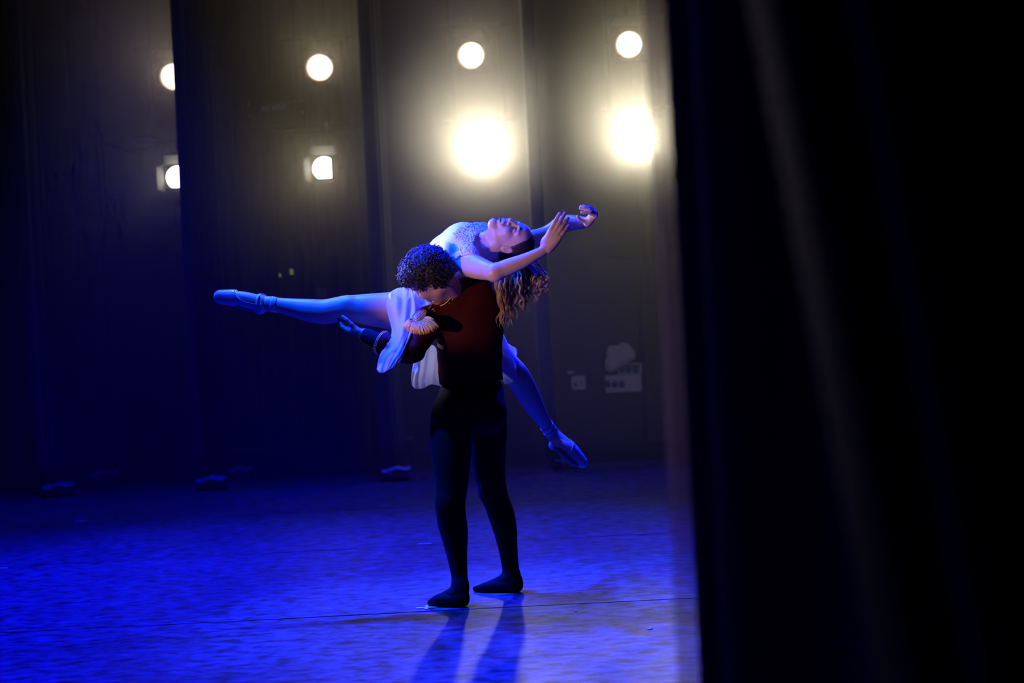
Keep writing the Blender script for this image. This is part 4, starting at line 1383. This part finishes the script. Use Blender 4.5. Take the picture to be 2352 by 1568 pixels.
# right hand spread on her back, out of sight behind his head
wr_ = W(1062, 668, 7.28)
fm_.chain([(W(1100, 725, 7.36), 0.044), (W(1080, 695, 7.33), 0.036), (wr_, 0.030)], 0.02)
hR = hand(fm_, wr_, (-0.5, -0.2, 0.8), (-0.6, -0.6, -0.4), (-0.8, 0.2, -0.4), ((0.2, 0.2, 0.1),) * 4, 1.1, 0.12)
lo, hi = box_of([PM(a, b, c) for a in (-0.09, 0.09) for b in (-0.03, 0.13) for c in (-0.12, 0.05)], 0.01)
mbody = link('body', fm_.mesh('body', 0.0045, [(lo, hi, 0.0026), (*box_of(hL + [W(815, 758, 6.88)], 0.02), 0.0025)]), M_SKIN2, mn)
for q in (-1, 1):
    MB().tube([Vector(p) for p in spline([PM(q * 0.015, 0.1005, 0.027), PM(q * 0.030, 0.097, 0.032), PM(q * 0.050, 0.080, 0.027)], 10)], [0.002, 0.003, 0.0035, 0.0036, 0.0036, 0.0032, 0.003, 0.0025, 0.002, 0.0015], 5).build('eyebrow', M_HAIRM, mbody, True)
    MB().tube([Vector(p) for p in spline([PM(q * 0.019, 0.092, 0.001), PM(q * 0.030, 0.095, -0.005), PM(q * 0.047, 0.082, -0.001)], 8)], 0.0012, 5).build('eyelash', M_DARK, mbody, True)
MB().tube([Vector(p) for p in spline([PM(-0.024, 0.094, -0.064), PM(0, 0.106, -0.062), PM(0.024, 0.094, -0.064)], 12)], [0.001 + 0.005 * math.sin(math.pi * i / 11) for i in range(12)], 6).build('lips', mat('brown lips', (0.28, 0.11, 0.09), 0.4, bump=(200, 0.05)), mbody, True)

# ---- curly hair
fh = Field()
ax_ = (l2, n2, u2)
fh.ell(PM(0, -0.020, 0.050), ax_, (0.105, 0.112, 0.092), 0.03)
fh.ell(PM(0.0, -0.058, 0.0), ax_, (0.094, 0.070, 0.085), 0.03)
fh.ell(PM(0, 0.045, 0.080), ax_, (0.080, 0.055, 0.052), 0.03)
fh.ell(PM(0, 0.105, -0.035), ax_, (0.12, 0.075, 0.10), 0.01, sub=True)
fh.ell(PM(0.10, 0.020, -0.045), ax_, (0.045, 0.055, 0.050), 0.008, sub=True)
fh.noise(lambda X, Y, Z: 0.006 * np.sin(X * 190 + 30 * Z) * np.sin(Y * 180 + 40 * X) * np.sin(Z * 200 - 30 * Y))
hv = fh.mesh('hair', 0.004)
co = np.empty(len(hv.vertices) * 3, np.float32); hv.vertices.foreach_get('co', co); co = co.reshape(-1, 3)
no = np.empty(len(hv.vertices) * 3, np.float32); hv.vertices.foreach_get('normal', no); no = no.reshape(-1, 3)
hair = link('hair', hv, M_HAIRM, mn)
cm = MB()
pick = RNG.choice(len(co), 1500, replace=False)
for i in pick:
    p = Vector(co[i]); nn = Vector(no[i]).normalized()
    if (p - Vector(H2)).dot(u2) < -0.07: continue
    a = nn.orthogonal().normalized(); a = Matrix.Rotation(random.random() * 6.28, 3, nn) @ a; b = nn.cross(a)
    L = random.uniform(0.012, 0.026); rr = random.uniform(0.004, 0.0075); turns = random.uniform(1.2, 2.2)
    lean = (a * random.uniform(-0.5, 0.5) + b * random.uniform(-0.5, 0.5))
    pts = []
    for k in range(13):
        t = k / 12; an = t * turns * 6.28
        pts.append(p - nn * 0.004 + (nn + lean * t).normalized() * L * t + (a * math.cos(an) + b * math.sin(an)) * rr)
    cm.tube(pts, 0.0013, 4, cap=False)
o = cm.build('curls', M_HAIRM, hair, True); tag(o, kind='stuff')

# ---- tights
ft = Field()
ft.ell(W(1083, 905, 7.02), (Vector((0.92, 0.35, 0)), Vector((-0.35, 0.92, 0)), Vector((0, 0, 1))), (0.165, 0.125, 0.12), 0.05)
ft.ell(W(1120, 945, 6.97), (Vector((1, 0, 0)), Vector((0, 1, 0)), Vector((0, 0, 1))), (0.095, 0.105, 0.11), 0.04)
ft.ell(W(1050, 955, 6.93), (Vector((1, 0, 0)), Vector((0, 1, 0)), Vector((0, 0, 1))), (0.105, 0.105, 0.11), 0.04)
NEAR = [(1042, 950, 6.95, 0.110), (1036, 1010, 6.92, 0.104), (1037, 1060, 6.90, 0.092), (1038, 1110, 6.89, 0.078), (1036, 1155, 6.88, 0.069), (1037, 1190, 6.88, 0.072), (1043, 1222, 6.89, 0.067),
        (1049, 1270, 6.89, 0.051), (1055, 1320, 6.88, 0.040), (1057, 1350, 6.87, 0.040)]
FAR = [(1115, 950, 7.08, 0.106), (1122, 1000, 7.10, 0.092), (1122, 1060, 7.12, 0.084), (1128, 1105, 7.13, 0.073), (1139, 1145, 7.15, 0.066), (1151, 1180, 7.17, 0.066), (1160, 1215, 7.18, 0.060),
       (1167, 1260, 7.19, 0.048), (1172, 1300, 7.20, 0.043), (1175, 1325, 7.20, 0.043)]
for Lg in (NEAR, FAR): ft.chain([(W(a, b, c), r) for a, b, c, r in Lg], 0.03)
ft.ell(W(1023, 1160, 6.85), (Vector((1, 0, 0)), Vector((0, 1, 0)), Vector((0, 0, 1))), (0.045, 0.05, 0.06), 0.03)
ft.ell(W(1120, 1128, 7.12), (Vector((1, 0, 0)), Vector((0, 1, 0)), Vector((0, 0, 1))), (0.042, 0.05, 0.06), 0.03)
def FP(px, Y, z):
    """point at height z and distance Y under photo column px"""
    return Vector((((px - 1176) / F_PX * Y - (z - CAM_H) * CR.z) / CR.x, Y, z))


# insteps run into the slippers
FT1 = [(W(1057, 1345, 6.86), 0.040), (FP(1055, 6.855, 0.070), 0.040), (FP(1035, 6.87, 0.050), 0.034), (FP(1012, 6.885, 0.032), 0.026), (FP(996, 6.895, 0.022), 0.019)]
FT2 = [(W(1175, 1322, 7.19), 0.042), (FP(1174, 7.185, 0.065), 0.042), (FP(1150, 7.20, 0.045), 0.034), (FP(1125, 7.215, 0.029), 0.025), (FP(1104, 7.225, 0.020), 0.017)]
for Lg in (FT1, FT2): ft.chain(Lg, 0.02)
ft.cut((0, 0, 0.004), (0, 0, -1))
link('tights', ft.mesh('tights', 0.005), M_TIGHT, mn)


def slipper(pts, heel):
    f = Field()
    f.chain(pts, 0.015)
    f.cone(heel[0], heel[1], 0.036, 0.034, 0.02)
    c0, c1 = pts[0][0], pts[-1][0]
    d = (c1 - c0); d.z = 0; d.normalize()
    f.ell(c0 + Vector((0, 0, 0.058)) + d * 0.045, (d, Vector((-d.y, d.x, 0)), Vector((0, 0, 1))), (0.085, 0.05, 0.034), 0.006, sub=True)
    f.cut((0, 0, 0.002), (0, 0, -1))
    s = link('slipper', f.mesh('slipper', 0.003, smooth=1), M_SHOE, mn)
    P = [c0 - d * 0.015, c0 + (c1 - c0) * 0.35, c0 + (c1 - c0) * 0.75, c1 + d * 0.008]
    MB().tube([Vector((p.x, p.y, 0.003)) for p in P], [0.018, 0.026, 0.028, 0.014], 12, flat=((0, 0, 1), 0.08)).build('sole', M_SHOE, s, True)
    return s


slipper([(FP(1058, 6.85, 0.036), 0.038), (FP(1038, 6.862, 0.035), 0.037), (FP(1013, 6.88, 0.030), 0.032), (FP(998, 6.89, 0.022), 0.023), (FP(989, 6.897, 0.016), 0.016)],
        (FP(1060, 6.848, 0.055), FP(1061, 6.846, 0.034)))
slipper([(FP(1180, 7.175, 0.036), 0.039), (FP(1155, 7.19, 0.034), 0.035), (FP(1128, 7.208, 0.027), 0.029), (FP(1106, 7.222, 0.019), 0.020), (FP(1092, 7.232, 0.014), 0.014)],
        (FP(1184, 7.172, 0.058), FP(1186, 7.17, 0.034)))

# ---- jacket
fj = Field()
X_, Y_, Z_ = Vector((1, 0, 0)), Vector((0, 1, 0)), Vector((0, 0, 1))
b1 = Vector((0.93, 0.36, 0)).normalized(); b2 = Vector((-0.36, 0.93, 0)).normalized()
fj.ell(W(1080, 875, 7.02), (b1, b2, Z_), (0.163, 0.125, 0.12), 0.05)
fj.ell(W(1080, 815, 7.01), (b1, b2, Z_), (0.166, 0.122, 0.16), 0.06)
fj.ell(W(1081, 740, 6.99), (b1, b2, Z_), (0.170, 0.135, 0.17), 0.06)
fj.ell(W(1095, 690, 7.00), (b1, b2, Z_), (0.135, 0.12, 0.11), 0.06)
shl = W(986, 738, 6.90); shr = W(1108, 682, 7.13)
fj.cone(W(1040, 712, 6.95), shl, 0.085, 0.068, 0.05)
fj.cone(W(1075, 690, 7.0), shr, 0.085, 0.075, 0.05)
fj.chain([(shl, 0.068), (W(964, 775, 6.86), 0.064), (W(946, 806, 6.81), 0.056)], 0.03)
fj.chain([(W(946, 806, 6.81), 0.056), (W(914, 803, 6.835), 0.050), (W(890, 793, 6.855), 0.051)], 0.03)
fj.chain([(shr, 0.068), (W(1108, 712, 7.28), 0.06), (W(1098, 725, 7.36), 0.052)], 0.03)
fj.cut(W(1080, 878, 7.0), (0.03, 0, -1))
fj.cone(W(1085, 676, 6.99), W(1040, 674, 6.93), 0.070, 0.062, 0.04)
def folds(X, Y, Z):
    return (0.0028 * np.sin(Z * 55 + 22 * X + 3 * np.sin(X * 18)) * np.clip((1.17 - Z) / 0.25, 0.0, 1)
            + 0.0030 * np.sin((X * 0.7 + Z) * 70 + 20 * Y) * np.clip((-0.36 - X) / 0.1, 0, 1) + 0.0018 * np.sin(X * 45 - Z * 18))
fj.noise(folds)
jk = link('jacket', fj.mesh('jacket', 0.005), M_VELVET, mn)
# standing collar with braid and stones
col_c = W(1019, 677, 6.91)
ca = (Vector(H2) - u2 * 0.05 - neckb).normalized()
a = ca.orthogonal().normalized(); b = ca.cross(a)
G = np.zeros((44, 6, 3))
for i in range(44):
    an = 2 * math.pi * i / 43
    for j in range(6): G[i, j] = col_c + (a * math.cos(an) + b * math.sin(an)) * 0.069 + ca * (0.034 * (j / 5 - 0.6))
cl = link('collar', grid_mesh('collar', G, 0.004), M_VELVET, mn)
MB().tube([Vector(p) for p in G[:, 5]], 0.003, 6).build('braid', M_GOLDM, cl, True)
gem = MB()
bm = bmesh.new(); bmesh.ops.create_icosphere(bm, subdivisions=1, radius=0.0036); bm.verts.index_update()
gem.add([v.co.copy() for v in bm.verts], [[v.index for v in f.verts] for f in bm.faces]); bm.free()
gem_me = gem.mesh('rhinestone'); gem_me.materials.append(M_GEM)


def put(me_, name, loc, parent, s=1.0):
    o = bpy.data.objects.new(name, me_); COL.objects.link(o); o.parent = parent
    o.matrix_parent_inverse = parent_world(parent).inverted(); o.matrix_basis = Matrix.LocRotScale(Vector(loc), None, Vector((s, s, s)))
    return o


for i in range(0, 43, 2):
    p = Vector(G[i, 3]); put(gem_me, 'rhinestone', p + (p - col_c).normalized() * 0.002, cl, 1.2)

# ---- cuff and black undersleeve
cA_, cB_ = W(893, 794, 6.853), W(872, 785, 6.873)
cd = (cB_ - cA_).normalized()
a = cd.orthogonal().normalized(); b = cd.cross(a)
cu = MB(); NN = 40
prof = [(0.0, 0.052), (0.010, 0.055), (0.030, 0.057), (0.048, 0.058), (0.048, 0.050), (0.01, 0.047)]
vs = []; fs = []
for h, r in prof:
    for k in range(NN):
        an = 2 * math.pi * k / NN
        vs.append(cA_ + cd * h + (a * math.cos(an) + b * math.sin(an)) * r)
for i in range(len(prof) - 1):
    for k in range(NN): fs.append((i * NN + k, i * NN + (k + 1) % NN, (i + 1) * NN + (k + 1) % NN, (i + 1) * NN + k))
cuff = cu.add(vs, fs).build('cuff', M_VELVET, mn, True)
for h, r in ((0.044, 0.0585), (0.036, 0.0580)):
    MB().tube([cA_ + cd * h + (a * math.cos(t) + b * math.sin(t)) * r for t in np.linspace(0, 6.2832, 41)], 0.0026, 6).build('braid', M_GOLDM, cuff, True)
for k in range(26):
    t = k * 6.2832 / 26
    put(gem_me, 'rhinestone', cA_ + cd * 0.040 + (a * math.cos(t) + b * math.sin(t)) * 0.0595, cuff, 0.8)
fu = Field()
fu.chain([(W(900, 797, 6.845), 0.044), (W(875, 787, 6.87), 0.044), (W(842, 772, 6.91), 0.039)], 0.02)
fu.cut(W(836, 769, 6.917), cd)
link('undersleeve', fu.mesh('undersleeve', 0.004), M_UNDER, mn)

# ---- epaulette: beaded shield with gold fringe
ep = empty('epaulette', W(968, 722, 6.81)); ep['label'] = 'gold fringed epaulette with a beaded shield'
ep.parent = mn; ep.matrix_parent_inverse = parent_world(mn).inverted()
ec = W(964, 724, 6.79)
eu = (W(984, 708, 6.85) - W(953, 734, 6.79)).normalized()          # towards the collar
en = Vector((-0.25, -0.90, 0.36)); en = (en - eu * en.dot(eu)).normalized()
es = eu.cross(en).normalized()
if es.z > 0: es = -es
NE = 36
vs = []
for ring, hh in ((1.0, -0.006), (1.0, 0.0), (0.85, 0.005), (0.5, 0.008)):
    for k in range(NE):
        t = 2 * math.pi * k / NE
        wdt = 0.024 * (1 - 0.25 * math.cos(t))
        vs.append(ec + eu * math.cos(t) * 0.042 * ring + es * math.sin(t) * wdt * ring + en * hh)
fs = [(i * NE + k, i * NE + (k + 1) % NE, (i + 1) * NE + (k + 1) % NE, (i + 1) * NE + k) for i in range(3) for k in range(NE)]
fs += [tuple(range(3 * NE, 4 * NE)), tuple(range(NE - 1, -1, -1))]
MB().add(vs, fs).build('shield', M_GOLDM, ep, True)
MB().tube([ec + eu * math.cos(t) * 0.043 + es * math.sin(t) * 0.0245 * (1 - 0.25 * math.cos(t)) + en * 0.002 for t in np.linspace(0, 6.2832, 41)], 0.003, 6).build('braid', M_GOLDM, ep, True)
for i in range(9):
    for j in range(4):
        x = (i - 4) / 4.6; y = (j - 1.5) / 2.1
        if x * x + y * y > 0.95: continue
        put(gem_me, 'rhinestone', ec + eu * x * 0.040 + es * y * 0.0215 * (1 - 0.25 * x) + en * (0.0085 - 0.004 * (x * x + y * y)), ep, 0.95)
for i in range(9):
    p = W(985 + i * 2.0, 708 - i * 2.4 - 0.12 * i * i, 6.85 + 0.004 * i); put(gem_me, 'rhinestone', p, ep, 0.9)
fr = MB()
for i in range(420):
    t = random.random(); lay = random.random()
    # the root runs round the outer end and lower side of the shield
    an = -0.40 + 2.15 * t + random.gauss(0, 0.03)
    ca_, sa_ = -math.cos(an), math.sin(an)
    root = ec + eu * ca_ * 0.040 + es * sa_ * 0.022 * (1 - 0.25 * ca_) - en * 0.002
    out = (eu * ca_ + es * (sa_ + 0.12)).normalized()
    L = 0.070 + 0.026 * sa_ + random.gauss(0, 0.003)
    if t > 0.93 or t < 0.03: L *= 0.75
    p1 = root + out * L * 0.5 + en * (0.006 + 0.008 * lay)
    p2 = root + out * L * 0.95 + en * (0.0 + 0.010 * lay) + Vector((0, 0, -0.008))
    fr.tube([Vector(p) for p in spline([root, p1, p2], 7)], [0.0016, 0.0019, 0.0021, 0.0022, 0.0021, 0.0018, 0.0012], 4)
o = fr.build('fringe', M_GOLD, ep, True); tag(o, kind='stuff')
tw = MB()
for i in range(5):
    p = W(988, 712 + i * 1.5, 6.845)
    tw.tube([p, p + Vector((0.016, -0.006, 0.004 - 0.005 * i)), p + Vector((0.030 - 0.003 * abs(i - 2), -0.006, 0.006 - 0.010 * i))], 0.0013, 5)
tw.build('loose_threads', M_GOLD, ep, True)


# ------------------------------------------------------------------ theatrical haze hanging in the far wing
hz = bpy.data.materials.new('stage haze'); hz.use_nodes = True
nt = hz.node_tree
for n in list(nt.nodes):
    if n.type != 'OUTPUT_MATERIAL': nt.nodes.remove(n)
vsn = nt.nodes.new('ShaderNodeVolumeScatter')
vsn.inputs['Color'].default_value = (1.0, 0.97, 0.76, 1)
vsn.inputs['Density'].default_value = HAZE_DENSITY
vsn.inputs['Anisotropy'].default_value = HAZE_G
nt.links.new(vsn.outputs[0], nt.nodes['Material Output'].inputs['Volume'])
hb = MB().box((0.0, 14.7, 3.75), (15.4, 3.4, 7.4)).build('haze', hz)
tag(hb, 'thin smoky haze glowing around the lamps of the far wing', 'haze', kind='stuff')
hb.visible_shadow = True
